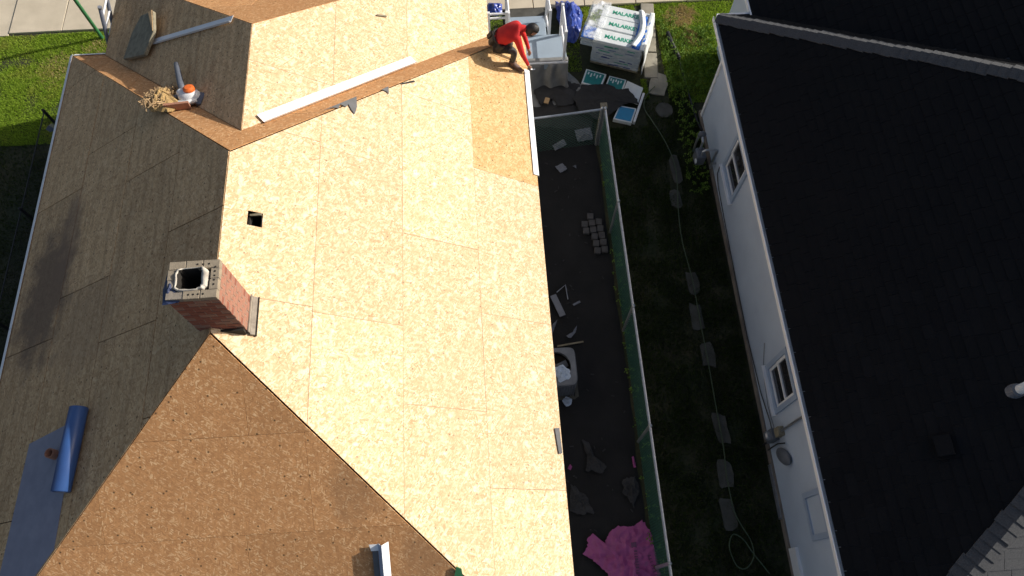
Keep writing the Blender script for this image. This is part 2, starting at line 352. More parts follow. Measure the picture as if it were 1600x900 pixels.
# ------------------------------------------------------------------ roof geometry helpers
TP = math.tan(rad(32.687)); CP, SP = math.cos(rad(32.687)), math.sin(rad(32.687))
def clip(poly, edge_poly):
    """Sutherland-Hodgman, both 2D, edge_poly convex counter-clockwise"""
    out = poly
    for i in range(len(edge_poly)):
        a, b = edge_poly[i], edge_poly[(i + 1) % len(edge_poly)]
        inp, out = out, []
        def side(p): return (b[0] - a[0]) * (p[1] - a[1]) - (b[1] - a[1]) * (p[0] - a[0])
        for k in range(len(inp)):
            p, q = inp[k], inp[(k + 1) % len(inp)]; sp, sq = side(p), side(q)
            if sp >= 0: out.append(p)
            if (sp >= 0) != (sq >= 0):
                t = sp / (sp - sq); out.append((p[0] + t * (q[0] - p[0]), p[1] + t * (q[1] - p[1])))
        if len(out) < 3: return []
    return out
def area2(p): return .5 * sum(p[i][0] * p[(i + 1) % len(p)][1] - p[(i + 1) % len(p)][0] * p[i][1] for i in range(len(p)))
class Face:
    """a roof plane: origin O (top), u = downslope unit vector, w = horizontal unit vector"""
    def __init__(s, O, du, dw, poly):
        s.O, s.u, s.w = Vector(O), Vector(du), Vector(dw); s.n = s.u.cross(s.w)
        if s.n.z < 0: s.n = -s.n
        s.poly = poly if area2(poly) > 0 else poly[::-1]
    def P(s, u, w, h=0): return s.O + s.u * u + s.w * w + s.n * h
    def sheet(s, rects, mat, parent, h=0., th=.011, name='sheathing_sheet', label=None):
        mb = MB()
        for (u0, u1, w0, w1) in rects:
            q = clip([(u0, w0), (u1, w0), (u1, w1), (u0, w1)], s.poly)
            if len(q) < 3 or abs(area2(q)) < .004: continue
            mb.prism([s.P(a, b, h) for a, b in q], s.n, th, [(b, a) for a, b in q])
        if not mb.v: return None
        o = mb.build(name, mat, parent)
        if label: o['label'] = label
        return o
def lay(face, courses, rows, mat, parent, gap=.0022, special=None, hole=None):
    """courses: list of u limits; rows: per course list of w joints"""
    for ci in range(len(courses) - 1):
        u0, u1 = courses[ci] + gap, courses[ci + 1] - gap
        js = rows[ci]
        for ri in range(len(js) - 1):
            w0, w1 = js[ri] + gap, js[ri + 1] - gap
            m, lab = mat, None
            if special and (ci, ri) in special: m, lab = special[(ci, ri)]
            rects = [(u0, u1, w0, w1)]
            if hole and u0 < hole[0] and hole[1] < u1 and w0 < hole[2] and hole[3] < w1:
                a, b, c, e = hole
                rects = [(u0, a, w0, w1), (b, u1, w0, w1), (a, b, w0, c), (a, b, e, w1)]
            face.sheet(rects, m, parent, h=random.uniform(0, .0035), label=lab)

# ------------------------------------------------------------------ the house being re-roofed
RX, RZ, L = -3.1998, 5.2986, 4.8232
YN, YF, HW, ZE = 3.0772, 5.5395, 4.0593, 2.6938
FX, FZ, FHW, FY0, FYA = -3.21, 4.95, 3.42, 6.083, 7.94
FL = FHW / CP; FZE = FZ - FHW * TP
house = thing('house', 'house with bare strand-board roof sheathing and brick chimney, mid re-roofing', 'house', (RX, 4.3, 0))
fR = Face((RX, 0, RZ), (CP, 0, -SP), (0, 1, 0), [(.006, YN + .024), (L, YN - HW + .018), (L, YF + HW - .018), (.006, YF - .024)])
fLf = Face((RX, 0, RZ), (-CP, 0, -SP), (0, 1, 0), [(.008, YN + .008), (L, YN - HW), (L, YF + HW), (.008, YF - .008)])
fN = Face((RX, YN, RZ), (0, -CP, -SP), (1, 0, 0), [(.012, 0.004), (.012, -.004), (L, -HW + .012), (L, HW - .012)])
fF = Face((RX, YF, RZ), (0, CP, -SP), (1, 0, 0), [(.012, .004), (.012, -.004), (L, -HW + .012), (L, HW - .012)])
s1 = 1.1592; cR = [0, s1, s1 + 1.22, s1 + 2.44, L]
rowsR = [[-2, 1.16, 3.6, 6.04, 12], [-4, -1.35, 1.093, 3.533, 5.973, 8.41, 12], [-4, -2.4, .04, 2.48, 4.92, 7.36, 12], [-4, -.965, 1.475, 3.915, 6.355, 8.795, 12]]
hu0 = (-2.955 - RX) / CP; hu1 = (-2.80 - RX) / CP
lay(fR, cR, rowsR, M['osb'], house, hole=(hu0, hu1, 4.545, 4.745),
    special={(3, 4): (M['osb_fresh'], 'darker orange roof sheet beside the white drip edge'), (3, 5): (M['osb_fresh'], 'darker orange corner piece of roof sheathing under the worker')})
cL = [0, 1.08, 2.30, 3.52, L]
rowsL = [[-2, 2.3, 4.74, 12], [-4, -1.35, 1.09, 3.53, 5.97, 8.41, 12], [-4, -.38, 2.06, 4.5, 6.94, 12], [-4, -.98, 1.46, 3.9, 6.34, 8.78, 12]]
lay(fLf, cL, rowsL, M['osb_left'], house, gap=.006)
cN = [0, 1.22, 2.44, 3.66, L]; rowsN = [[-5, 0.3, 5], [-5, -1.5, .94, 5], [-5, -2.3, .14, 2.58, 5], [-5, -3, -.6, 1.84, 5]]
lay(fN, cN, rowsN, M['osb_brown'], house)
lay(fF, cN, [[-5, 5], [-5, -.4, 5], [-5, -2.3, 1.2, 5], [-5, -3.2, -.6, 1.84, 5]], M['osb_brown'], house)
# the lower front wing: three planes that die into the far hip
vl = lambda x: FY0 + abs(x)            # y where the wing meets the far hip at offset x from its ridge
gR = Face((FX, 0, FZ), (CP, 0, -SP), (0, 1, 0), [(.006, FY0 + .02), (FL, FY0 + FHW + .02), (FL, FYA + FHW), (.006, FYA)])
gL = Face((FX, 0, FZ), (-CP, 0, -SP), (0, 1, 0), [(.006, FY0 + .02), (FL, FY0 + FHW + .02), (FL, FYA + FHW), (.006, FYA)])
gF = Face((FX, FYA, FZ), (0, CP, -SP), (1, 0, 0), [(.012, .004), (.012, -.004), (FL, -FHW + .012), (FL, FHW - .012)])
cG = [0, 1.22, 2.44, 3.66, 5]
lay(gR, cG, [[0, 7.3, 14], [0, 8.6, 14], [0, 9.4, 14], [0, 10.2, 14]], M['osb'], house)
lay(gL, cG, [[0, 8.2, 14], [0, 7.35, 9.79, 14], [0, 9.2, 14], [0, 10.4, 14]], M['osb_left'], house)
lay(gF, cG, [[-5, 5], [-5, -.3, 5], [-5, 1.0, 5], [-5, -1.2, 5]], M['osb_brown'], house)
# walls, soffit boards
def walls(parent, x0, x1, y0, y1, z1, mat, t=.12, z0=0., name='wall'):
    for (c, s) in (((x0 + t / 2, (y0 + y1) / 2, (z0 + z1) / 2), (t, y1 - y0, z1 - z0)), ((x1 - t / 2, (y0 + y1) / 2, (z0 + z1) / 2), (t, y1 - y0, z1 - z0)),
                   (((x0 + x1) / 2, y0 + t / 2, (z0 + z1) / 2), (x1 - x0 - 2 * t - .004, t, z1 - z0)), (((x0 + x1) / 2, y1 - t / 2, (z0 + z1) / 2), (x1 - x0 - 2 * t - .004, t, z1 - z0))):
        MB().box(c, s).build(name, mat, parent)
walls(house, RX - HW + .3, RX + HW - .3, YN - HW + .3, YF + HW - .3, ZE + .1, M['siding_old'])
walls(house, FX - FHW + .3, FX + FHW - .3, YF + HW - .3, FYA + FHW - .3, FZE + .1, M['siding_old'])
def fascia(parent, x0, x1, y0, y1, z, mat, which, t=.025, hgt=.15, drop=.02, name='fascia'):
    zc = z - drop - hgt / 2
    if 'L' in which: MB().box((x0 + t / 2 + .03, (y0 + y1) / 2, zc), (t, y1 - y0 - .1, hgt)).build(name, mat, parent)
    if 'R' in which: MB().box((x1 - t / 2 - .03, (y0 + y1) / 2, zc), (t, y1 - y0 - .1, hgt)).build(name, mat, parent)
    if 'N' in which: MB().box(((x0 + x1) / 2, y0 + t / 2 + .03, zc), (x1 - x0 - .14, t, hgt)).build(name, mat, parent)
    if 'F' in which: MB().box(((x0 + x1) / 2, y1 - t / 2 - .03, zc), (x1 - x0 - .14, t, hgt)).build(name, mat, parent)
fascia(house, RX - HW, RX + HW, YN - HW, YF + HW, ZE, M['wood'], 'LRN')
fascia(house, FX - FHW, FX + FHW, YF + HW, FYA + FHW, FZE, M['wood'], 'LRF')
MB().box((RX, (YN + YF) / 2, ZE - .19), (2 * HW - .12, YF - YN + 2 * HW - .12, .02)).build('soffit', M['dark'], house)
# drip edges: bent metal, a top flange lying on the sheathing and a lip over the fascia
def drip_edge(face, w0, w1, parent, width=.07, lip=.055, out=.018, label=None, u=None, mat='white_metal'):
    u = L if u is None else u; mb = MB(); h = .0185
    A = [face.P(u - width, w0, h), face.P(u + out, w0, h), face.P(u + out, w1, h), face.P(u - width, w1, h)]
    mb.prism(A, face.n, .003)
    B = [q - Vector((0, 0, .004)) for q in (A[1], A[2])]; o2 = Vector((face.u.x, face.u.y, 0)).normalized() * .004
    mb.prism([B[0] + o2, B[1] + o2, B[1] + o2 - Vector((0, 0, lip)), B[0] + o2 - Vector((0, 0, lip))], Vector((face.u.x, face.u.y, 0)).normalized(), .003)
    o = mb.build('drip_edge', M[mat], parent)
    if label: o['label'] = label
    return o
drip_edge(fR, 6.56, 8.74, house, label='white drip edge nailed along the sunny eave', width=.085)
for k in range(4): drip_edge(fLf, YN - HW + .02 + k * 2.66, YN - HW + .02 + (k + 1) * 2.66 - .004 + (.02 if k < 3 else -.08), house, width=.05 + .001 * k)
drip_edge(fF, -HW + .05, -HW + .66, house, width=.05, label='short drip edge on the far corner of the roof')
# square vent hole with a timber lined shaft
hx0, hx1, hy0, hy1 = -2.955, -2.80, 4.545, 4.745; hz = 5.09
sh = MB()
for (c, s) in (((hx0 - .012, (hy0 + hy1) / 2, hz - .27), (.02, .24, .45)), ((hx1 + .012, (hy0 + hy1) / 2, hz - .31), (.02, .24, .45)), (((hx0 + hx1) / 2, hy0 - .012, hz - .3), (.16, .02, .45)), (((hx0 + hx1) / 2, hy1 + .012, hz - .3), (.16, .02, .45)), (((hx0 + hx1) / 2, (hy0 + hy1) / 2, hz - .55), (.2, .25, .02))):
    sh.box(c, s)
sh.build('vent_shaft', M['dark'], house)['label'] = 'small square vent hole cut in the pale sheathing'
MB().box((hx0 + .07, hy1 - .02, hz - .03), (.14, .03, .02)).box((hx1 - .012, hy0 + .1, hz - .07), (.016, .17, .02)).build('vent_batten', M['wood_grey'], house)
# chimney: hollow mortar core, individual bricks, plastered flue
CX0, CX1, CY0, CY1, CZ0, CZ1 = -3.365, -2.83, 3.15, 3.585, 4.62, 6.13
core = MB(); t = .075; e = .006
for (c, s) in ((((CX0 + t / 2 + e), (CY0 + CY1) / 2, 0), (t, CY1 - CY0 - 2 * e, 0)), (((CX1 - t / 2 - e), (CY0 + CY1) / 2, 0), (t, CY1 - CY0 - 2 * e, 0)),
               (((CX0 + CX1) / 2, CY0 + t / 2 + e, 0), (CX1 - CX0 - 2 * t - 2 * e - .002, t, 0)), (((CX0 + CX1) / 2, CY1 - t / 2 - e, 0), (CX1 - CX0 - 2 * t - 2 * e - .002, t, 0))):
    core.box((c[0], c[1], (CZ0 + CZ1 - .012) / 2), (s[0], s[1], CZ1 - .012 - CZ0))
chim = core.build('chimney', M['mortar'], house); chim['label'] = 'short red brick chimney with broken plaster flue'
brick_mesh = {}
def brick(cx, cy, cz, lx, ly, lz, mat):
    key = (round(lx, 3), round(ly, 3), round(lz, 3), mat)
    if key not in brick_mesh:
        o = bevel(MB().box((0, 0, 0), (lx, ly, lz)).build('brick', M[mat]), .004, 1); brick_mesh[key] = o
    else:
        o = brick_mesh[key].copy(); COL.objects.link(o)
    o.parent = chim; o.matrix_parent_inverse = Matrix.Identity(4)
    o.location = Vector((cx, cy, cz)); o.rotation_euler = (0, 0, random.uniform(-.012, .012))
    return o
BH = .0655; pitch = .0755; nc = int((CZ1 - CZ0) / pitch)
for c in range(nc):
    z = CZ1 - .004 - BH / 2 - c * pitch
    top = c == 0
    for side in (0, 1):                       # long faces (near, far), bricks along x
        y = (CY0 + .046) if side == 0 else (CY1 - .046)
        joints = [CX0, CX0 + .178, CX0 + .357, CX1] if c % 2 == 0 else [CX0 + .092, CX0 + .268, CX1 - .092]
        for a, b in zip(joints[:-1], joints[1:]):
            if top and side == 0 and a < CX0 + .1 : continue          # knocked-off bricks at the broken corner
            m = 'brick_tan' if c < 1 else random.choice(['brick', 'brick', 'brick', 'brick_pale'])
            brick((a + b) / 2, y + random.uniform(-.002, .002), z, b - a - .009, .092, BH, m)
    for side in (0, 1):
        x = (CX0 + .046) if side == 0 else (CX1 - .046)
        joints = [CY0 + .092, (CY0 + CY1) / 2, CY1 - .092] if c % 2 == 0 else [CY0, CY0 + .145, CY0 + .29, CY1]
        for a, b in zip(joints[:-1], joints[1:]):
            if top and side == 0 and b < CY1 - .1: continue
            m = 'brick_tan' if c < 1 else ('brick_pale' if side else random.choice(['brick', 'brick_pale']))  # right face all in the paler brick
            brick(x + random.uniform(-.002, .002), (a + b) / 2, z, .092, b - a - .009, BH, m)
hm = MB()
for (x, y) in [(CX1 - .046, CY0 + .15 + .05 * k) for k in range(5)] + [(CX0 + .24 + .05 * k, CY0 + .046) for k in range(4)] + [(CX0 + .3 + .06 * k, CY1 - .046) for k in range(3)]:
    hm.tube([(x, y, CZ1 - .006), (x, y, CZ1 - .001)], .011, 8)
hm.build('core_hole', M['dark'], chim)['kind'] = 'stuff'
# flue: ragged ring of plaster around a black hole
fl = MB(); n = 40; fcx, fcy = (CX0 + CX1) / 2 - .02, (CY0 + CY1) / 2 + .005; prof = []
vsf, fsf = [], []
for i in range(n):
    t = 2 * math.pi * i / n; c, s_ = math.cos(t), math.sin(t); e = 4.5
    sq = lambda a, b: (a * math.copysign(abs(c) ** (2 / e), c), b * math.copysign(abs(s_) ** (2 / e), s_))
    w = 1.04 + .13 * nz(c * 2.6, s_ * 2.6, 3); thick = .022 + .035 * max(0, c) ** 2 + .016 * nz(c, s_, 8, 2.6)
    ox, oy = sq(.165, .125); ix, iy = sq(.165 - thick, .125 - thick * .7)
    zt = CZ1 + .015 + .03 * nz(c * 2, s_ * 2, 1)
    for (a, b, z) in ((ox * w * 1.03, oy * w * 1.03, CZ1 - .05), (ox * w, oy * w, zt - .012), ((ox + ix) / 2 * w, (oy + iy) / 2 * w, zt), (ix * w, iy * w, zt - .012), (ix * w, iy * w, CZ1 - .9)):
        vsf.append((fcx + a, fcy + b, z))
for i in range(n):
    for k in range(4): fsf.append((i * 5 + k, i * 5 + k + 1, ((i + 1) % n) * 5 + k + 1, ((i + 1) % n) * 5 + k))
fl.add(vsf, fsf); fl.mi = [1 if k % 4 == 3 else 0 for k in range(len(fsf))]  # inner faces coloured dark to paint the shade down the flue
fl.build('flue_liner', [M['plaster'], M['dark']], chim, smooth=True)['label'] = 'ragged white plaster rim around the chimney flue'
MB().box((fcx, fcy, CZ1 - .5), (.32, .26, .01)).build('flue_shade_plate', M['dark'], chim)  # near-black plate painting the shade deep in the flue
fl2 = MB()   # base flashing
rot_r = Matrix.Rotation(rad(32.7), 3, 'Y')
fl2.box((CX1 + .03, (CY0 + CY1) / 2 - .01, 5.075), (.055, CY1 - CY0 + .04, .03), rot_r).box((CX1 + .007, (CY0 + CY1) / 2, 5.11), (.012, CY1 - CY0 + .03, .09))
fl2.build('base_flashing', M['mortar'], chim); MB().box((CX1 + .064, (CY0 + CY1) / 2 - .01, 5.046), (.016, CY1 - CY0 + .06, .02), rot_r).box(((CX0 + CX1) / 2 + .1, CY0 - .02, 5.17), (.3, .025, .14)).build('flashing_gap', M['dark'], chim)

def crumple(name, outline, z0, amp, freq, mat, parent=None, rings=9, n=64, seed=0., th=.004, edge=.25, zfun=None, smooth=False, puff=0., jag=.03):
    """crumpled thin sheet: radial grid inside an outline, displaced by folds"""
    P = [Vector((p[0], p[1], 0)) for p in outline]; tot = [0]
    for i in range(len(P)): tot.append(tot[-1] + (P[(i + 1) % len(P)] - P[i]).length)
    ring = []
    for k in range(n):
        s = tot[-1] * k / n; i = max(j for j in range(len(P)) if tot[j] <= s + 1e-9); q = (s - tot[i]) / max(1e-9, tot[i + 1] - tot[i]); ring.append(P[i].lerp(P[(i + 1) % len(P)], q))
    c = sum(ring, Vector()) / n; vs, fs = [], []
    ring = [c + (q - c) * (1 + jag * (2.2 * nz(q.x, q.y, seed + 5, 11) + random.uniform(-.5, .5))) for q in ring]
    def zz(x, y, r):
        a = 1 - abs(nz(x, y, seed, freq)) * 2.2; b = nz(x, y, seed + 9, freq * 2.7)
        w = edge + (1 - edge) * (1 - r)
        zb = zfun(x, y) if zfun else z0
        return zb + amp * (.55 + .45 * a + .3 * b) * w + puff * (1 - r * r)
    vs.append((c.x, c.y, zz(c.x, c.y, 0)))
    for j in range(1, rings + 1):
        r = j / rings
        for k in range(n):
            q = c.lerp(ring[k], r * (1 + .05 * nz(k * .9, j, seed) * (1 if j < rings else 1)))
            vs.append((q.x, q.y, zz(q.x, q.y, r)))
    for k in range(n): fs.append((0, 1 + k, 1 + (k + 1) % n))
    for j in range(rings - 1):
        for k in range(n): a = 1 + j * n; b = 1 + (j + 1) * n; fs.append((a + k, b + k, b + (k + 1) % n, a + (k + 1) % n))
    o = MB().add(vs, fs).build(name, mat, parent, smooth=smooth)
    m = o.modifiers.new('sol', 'SOLIDIFY'); m.thickness = th; m.offset = -1; return o
zR = lambda x, y: RZ - (x - RX) * TP + .013 / CP
zL = lambda x, y: RZ + (x - RX) * TP + .013 / CP
zgL = lambda x, y: FZ + (x - FX) * TP + .013 / CP
zgR = lambda x, y: FZ - (x - FX) * TP + .013 / CP
zF = lambda x, y: RZ - (y - YF) * TP + .013 / CP
zN = lambda x, y: RZ + (y - YN) * TP + .013 / CP
tag(crumple('plastic_scrap', [(-3.40, 3.12), (-3.22, 3.13), (-3.2, 3.2), (-3.28, 3.3), (-3.31, 3.48), (-3.38, 3.5), (-3.41, 3.3)], CZ1 - .06, .07, 9, M['navy_cloth'], rings=5, n=30), 'dark blue plastic scrap stuffed on the broken chimney corner', 'plastic scrap')

# ------------------------------------------------------------------ loose things on the roof
def strip_thing(name, pts, zf, width, th, mat, label, cat, lift=.012, lip=0.):
    a, b = Vector((*pts[0], 0)), Vector((*pts[1], 0)); d = (b - a).normalized(); s = Vector((-d.y, d.x, 0)) * width / 2
    q = [a - s, b - s, b + s, a + s]; top = [Vector((p.x, p.y, zf(p.x, p.y) + lift)) for p in q]
    nrm = (top[1] - top[0]).cross(top[3] - top[0]).normalized()
    if nrm.z < 0: nrm = -nrm
    mb = MB().prism(top, nrm, th)
    if lip: mb.prism([top[0] + nrm * lip, top[1] + nrm * lip, top[1] - nrm * .001, top[0] - nrm * .001], (top[0] - top[3]).normalized(), .003)
    o = mb.build(name, mat); return tag(o, label, cat)
strip_thing('drip_edge_length', [(-3.0, 6.34), (-1.055, 8.32)], zgR, .13, .004, M['white_metal'], 'long white drip edge length lying in the sunny valley', 'metal strip', lift=.03, lip=.045)
strip_thing('drip_edge_length', [(-5.33, 8.95), (-3.60, 8.27)], zgL, .11, .004, M['white_metal'], 'white drip edge length lying on the shaded far slope', 'metal strip', lift=.02, lip=.03)
# bent flashing lying on the near brown hip (three folds)
nf = thing('bent_flashing', 'folded white and grey flashing piece on the brown near slope', 'metal strip', (-1.5, .3, zN(-1.5, .3)))
def on_near(x, y, h): p = Vector((x, y, zN(x, y))); return p + Vector((0, -SP, CP)) * h
for nm, x0, x1, h0, h1, m, y1 in (('white_face', -1.47, -1.40, .10, .015, 'white_metal', .86), ('blue_face', -1.53, -1.474, .012, .10, 'trim', .85), ('grey_face', -1.60, -1.534, .012, .014, 'felt_grey', .77), ('torn_tab', -1.63, -1.50, .026, .026, 'white_metal', .845)):
    y0 = -.35 if nm != 'torn_tab' else .775
    A = [on_near(x0 + (.02 if nm == 'torn_tab' else 0), y0, h0), on_near(x1, y0, h1), on_near(x1, y1, h1), on_near(x0, y1, h0)]
    nn = (A[1] - A[0]).cross(A[3] - A[0]).normalized(); MB().prism(A, nn, .003).build(nm, M[m], nf)
# grey underlayment scraps caught under the far hip sheets
def flat_scrap(name, pts, zf, mat, label, cat, h=.004, th=.002):
    top = [Vector((x, y, zf(x, y) + h)) for x, y in pts]; nn = Vector((0, 0, 0))
    for i in range(1, len(top) - 1): nn += (top[i] - top[0]).cross(top[i + 1] - top[0])
    nn.normalize(); nn = nn if nn.z > 0 else -nn
    return tag(MB().prism(top, nn, th).build(name, mat), label, cat)
flat_scrap('underlayment_scrap', [(-2.24, 6.53), (-1.80, 6.985), (-1.79, 6.80), (-1.815, 6.66), (-1.86, 6.72), (-1.90, 6.80), (-1.93, 6.74), (-2.0, 6.76), (-2.02, 6.68), (-2.1, 6.66)], zR, M['felt_grey'], 'torn grey underlayment scrap on the sunny roof below the long strip', 'underlayment scrap', .008)
flat_scrap('underlayment_scrap', [(-1.47, 7.26), (-1.38, 7.36), (-1.37, 7.21), (-1.40, 7.25)], zR, M['felt_grey'], 'tiny grey triangular underlayment scrap near the far hip', 'underlayment scrap', .008)
flat_scrap('underlayment_scrap', [(-1.2, 7.50), (-1.02, 7.64), (-1.0, 7.62), (-1.19, 7.485)], zR, M['felt_black'], 'thin black underlayment sliver along the far hip line', 'underlayment scrap', .008)
flat_scrap('wood_sliver', [(-1.60, 9.0), (-1.46, 9.05), (-1.455, 9.02), (-1.6, 8.97)], zgR, M['wood_grey'], 'small grey wood sliver on the far sunny slope', 'wood scrap', .02, .02)
flat_scrap('drip_offcut', [(.77, 2.33), (.84, 2.34), (.85, 1.98), (.80, 1.97)], zR, M['felt_grey'], 'small grey strip on the sunny eave opposite the air conditioner', 'metal scrap', .012, .008)
flat_scrap('green_offcut', [(-.62, .53), (-.56, .50), (-.55, .40), (-.65, .43)], zN, M['green_paint'], 'small green scrap at the lower hip line', 'plastic scrap', .03, .02)
# plank offcut tilted on the shaded wing slope
pk = MB(); A = [Vector((-5.97, 8.92, 0)), Vector((-5.42, 8.66, 0)), Vector((-5.25, 9.0, 0)), Vector((-5.32, 9.45, 0)), Vector((-5.66, 9.62, 0)), Vector((-5.86, 9.4, 0))]
pn = Vector((-SP, 0, CP)); pts = [Vector((p.x, p.y, zgL(p.x, p.y) + .10 + .17 * max(0, (p.x + 5.9)) * max(0, (p.y - 8.5)))) for p in A]
pk.prism(pts, pn, .06); plank = tag(bevel(pk.build('roof_offcut', M['wood_grey']), .01), 'thick weathered grey roof offcut on the shaded far slope', 'roof offcut')
MB().prism([pts[2] + pn * .012 + Vector((.0, 0, 0)), pts[3] + pn * .02, pts[3] + pn * .02 + Vector((-.07, -.02, -.03)), pts[2] + pn * .012 + Vector((-.015, .0, -.01))], pn, .008).build('lit_tip', M['wood'], plank)  # paler strip painting the sunlit tip of the offcut
# underlayment strip, roll and pipe on the shaded slope
us = Face((RX, 0, RZ), (-CP, 0, -SP), (0, 1, 0), [(.03, YN), (L, YN - HW + .05), (L, 9), (.03, 9)])
q = clip([((-5.40 - RX) / -CP, -2), ((-6.30 - RX) / -CP, -2), ((-6.18 - RX) / -CP, 2.42), ((-5.48 - RX) / -CP, 2.52)] if False else [((5.30 + RX) / CP, -2), ((6.42 + RX) / CP, -2), ((6.2 + RX) / CP, 2.43), ((5.3 + RX) / CP, 2.56)], us.poly)
tag(MB().prism([us.P(a, b, .0075) for a, b in q], us.n, .003).build('underlayment_strip', M['blue_underlay']), 'blue grey underlayment strip rolled out on the shaded slope', 'underlayment')
roll = thing('underlayment_roll', 'glossy blue roll of underlayment lying on the shaded slope', 'roll', (-5.3, 2.15, zL(-5.3, 2.15)))
ra, rb = us.P((5.12 + RX) / CP, 2.66, .112), us.P((5.19 + RX) / CP, 1.64, .112)
MB().tube([ra, ra.lerp(rb, .01), ra.lerp(rb, .5), ra.lerp(rb, .99), rb], [.09, .107, .11, .107, .09], 28).build('film', M['blue_film'], roll, smooth=True)
dd = (rb - ra).normalized(); MB().tube([ra - dd * .012, ra + dd * .1], .04, 14).build('core_tube', M['wood'], roll)
MB().tube([rb - dd * .1, rb + dd * .004], .07, 20).build('roll_end', M['blue_underlay'], roll)
shp = MB(); fa = []
for i in range(6):
    for k in range(6):
        t = rad(95 + 13 * k); p_ = rb.lerp(ra, .008 + .085 * i) ; s_ = us.n.cross(dd).normalized()
        tt = rad(100 + (k) * (14 - 1.8 * i)); fa.append(p_ + (us.n * math.sin(tt) + s_ * math.cos(tt) * -1) * .1355)
pipe = thing('vent_pipe', 'short terracotta vent pipe stub beside the blue roll', 'pipe', (-5.60, 2.16, 3.7))
pc = Vector((-5.60, 2.17, zL(-5.60, 2.17))); ax = Vector((-.18, .05, 1)).normalized()
vp = MB(); nn = 18; a_ = ax.cross(Vector((0, 1, 0))).normalized(); b_ = a_.cross(ax); vv, ff = [], []
for (h, r) in ((-.1, .062), (.11, .062), (.115, .058), (.11, .05), (-.08, .05)):
    for k in range(nn): t = 2 * math.pi * k / nn; vv.append(pc + ax * h + (a_ * math.cos(t) + b_ * math.sin(t)) * r)
for j in range(4):
    for k in range(nn): ff.append((j * nn + k, j * nn + (k + 1) % nn, (j + 1) * nn + (k + 1) % nn, (j + 1) * nn + k))
vp.add(vv, ff).build('pipe', M['terracotta'], pipe, smooth=True)
MB().tube([pc - ax * .06, pc - ax * .055], .052, 16).build('pipe_bore', M['dark'], pipe)
# heap of torn wood and shavings on the far hip
heap = thing('debris_heap', 'heap of tan wood shavings and splinters on the far hip', 'debris heap', (-4.6, 7.2, 4.2))
crumple('shavings', [(-4.86, 7.03), (-4.93, 7.4), (-4.9, 7.62), (-4.7, 7.7), (-4.5, 7.55), (-4.43, 7.2), (-4.25, 6.95), (-4.45, 6.78), (-4.7, 6.86)], 0, .12, 9, M['straw'], heap, rings=8, n=44, zfun=zF, puff=.16, th=.02)
sp = MB()
for k in range(170):
    a = random.uniform(0, 6.28); r = .27 * math.sqrt(random.random()); x, y = -4.66 + r * math.cos(a) * .95, 7.22 + r * math.sin(a) * 1.35
    if x > -4.3 and y > 7.3: continue
    l = random.uniform(.06, .17); dr = Vector((random.uniform(-1, 1), random.uniform(-1, 1), random.uniform(.0, .5))).normalized()
    p = Vector((x, y, zF(x, y) + .12 * max(0, 1 - r / .33) + random.uniform(.06, .12))); sp.box(p, (l, .012, .006), dr.to_track_quat('X', 'Z').to_matrix())
sp.build('splinter', M['wood'], heap)['kind'] = 'stuff'
bd = MB(); bd.box((-4.33, 6.9, zF(-4.33, 6.9) + .07), (.34, .035, .14), rotz(.12) @ Matrix.Rotation(.05, 3, 'Y')); bd.build('board', M['terracotta'], heap)
# leaf blower
lb = thing('leaf_blower', 'white and orange handheld leaf blower with grey tube on the far hip', 'leaf blower', (-4.2, 7.2, 4.2))
bp = Vector((-4.22, 7.14, zF(-4.22, 7.14)))
def ell(mb, c, s, nu=14, nv=9, rot=None):
    vs, fs = [], []
    for j in range(nv + 1):
        ph = math.pi * j / nv
        for i in range(nu):
            th_ = 2 * math.pi * i / nu; v = Vector((s[0] * math.sin(ph) * math.cos(th_), s[1] * math.sin(ph) * math.sin(th_), s[2] * math.cos(ph)))
            if rot is not None: v = rot @ v
            vs.append(Vector(c) + v)
    for j in range(nv):
        for i in range(nu): fs.append((j * nu + i, j * nu + (i + 1) % nu, (j + 1) * nu + (i + 1) % nu, (j + 1) * nu + i))
    mb.add(vs, fs); return mb
hb = ell(MB(), bp + Vector((0, 0, .13)), (.17, .13, .11)); ell(hb, bp + Vector((-.11, .05, .15)), (.08, .07, .07)); hb.build('housing', M['white_plastic'], lb, smooth=True)
oc = MB(); oc.tube([bp + Vector((.02, .05, .20)), bp + Vector((.02, .055, .25)), bp + Vector((.02, .06, .265))], [.085, .08, .05], 18); oc.build('engine_cover', M['orange'], lb)
hd = MB(); hd.tube([bp + Vector((-.27, -.04, .14)), bp + Vector((-.19, -.12, .16)), bp + Vector((-.02, -.145, .17)), bp + Vector((.13, -.10, .17))], [.03, .03, .032, .03], 10); hd.build('handle', M['white_plastic'], lb, smooth=True)
MB().tube([bp + Vector((-.27, -.035, .135)), bp + Vector((-.16, .02, .13)), bp + Vector((-.05, .05, .12))], [.022, .04, .04], 10).build('nozzle_joint', M['grey_plastic'], lb, smooth=True)
MB().tube([bp + Vector((-.10, .08, .16)), bp + Vector((-.20, .32, .06)), bp + Vector((-.30, .62, .0)), bp + Vector((-.36, .78, -.05))], [.045, .05, .042, .035], 14).build('blower_tube', M['grey_plastic'], lb, smooth=True)
MB().box(bp + Vector((.17, -.06, .1)), (.08, .2, .12), rotz(-.3)).box(bp + Vector((.24, .0, .1)), (.06, .16, .1), rotz(-.2)).build('fuel_tank', M['grey_plastic'], lb)

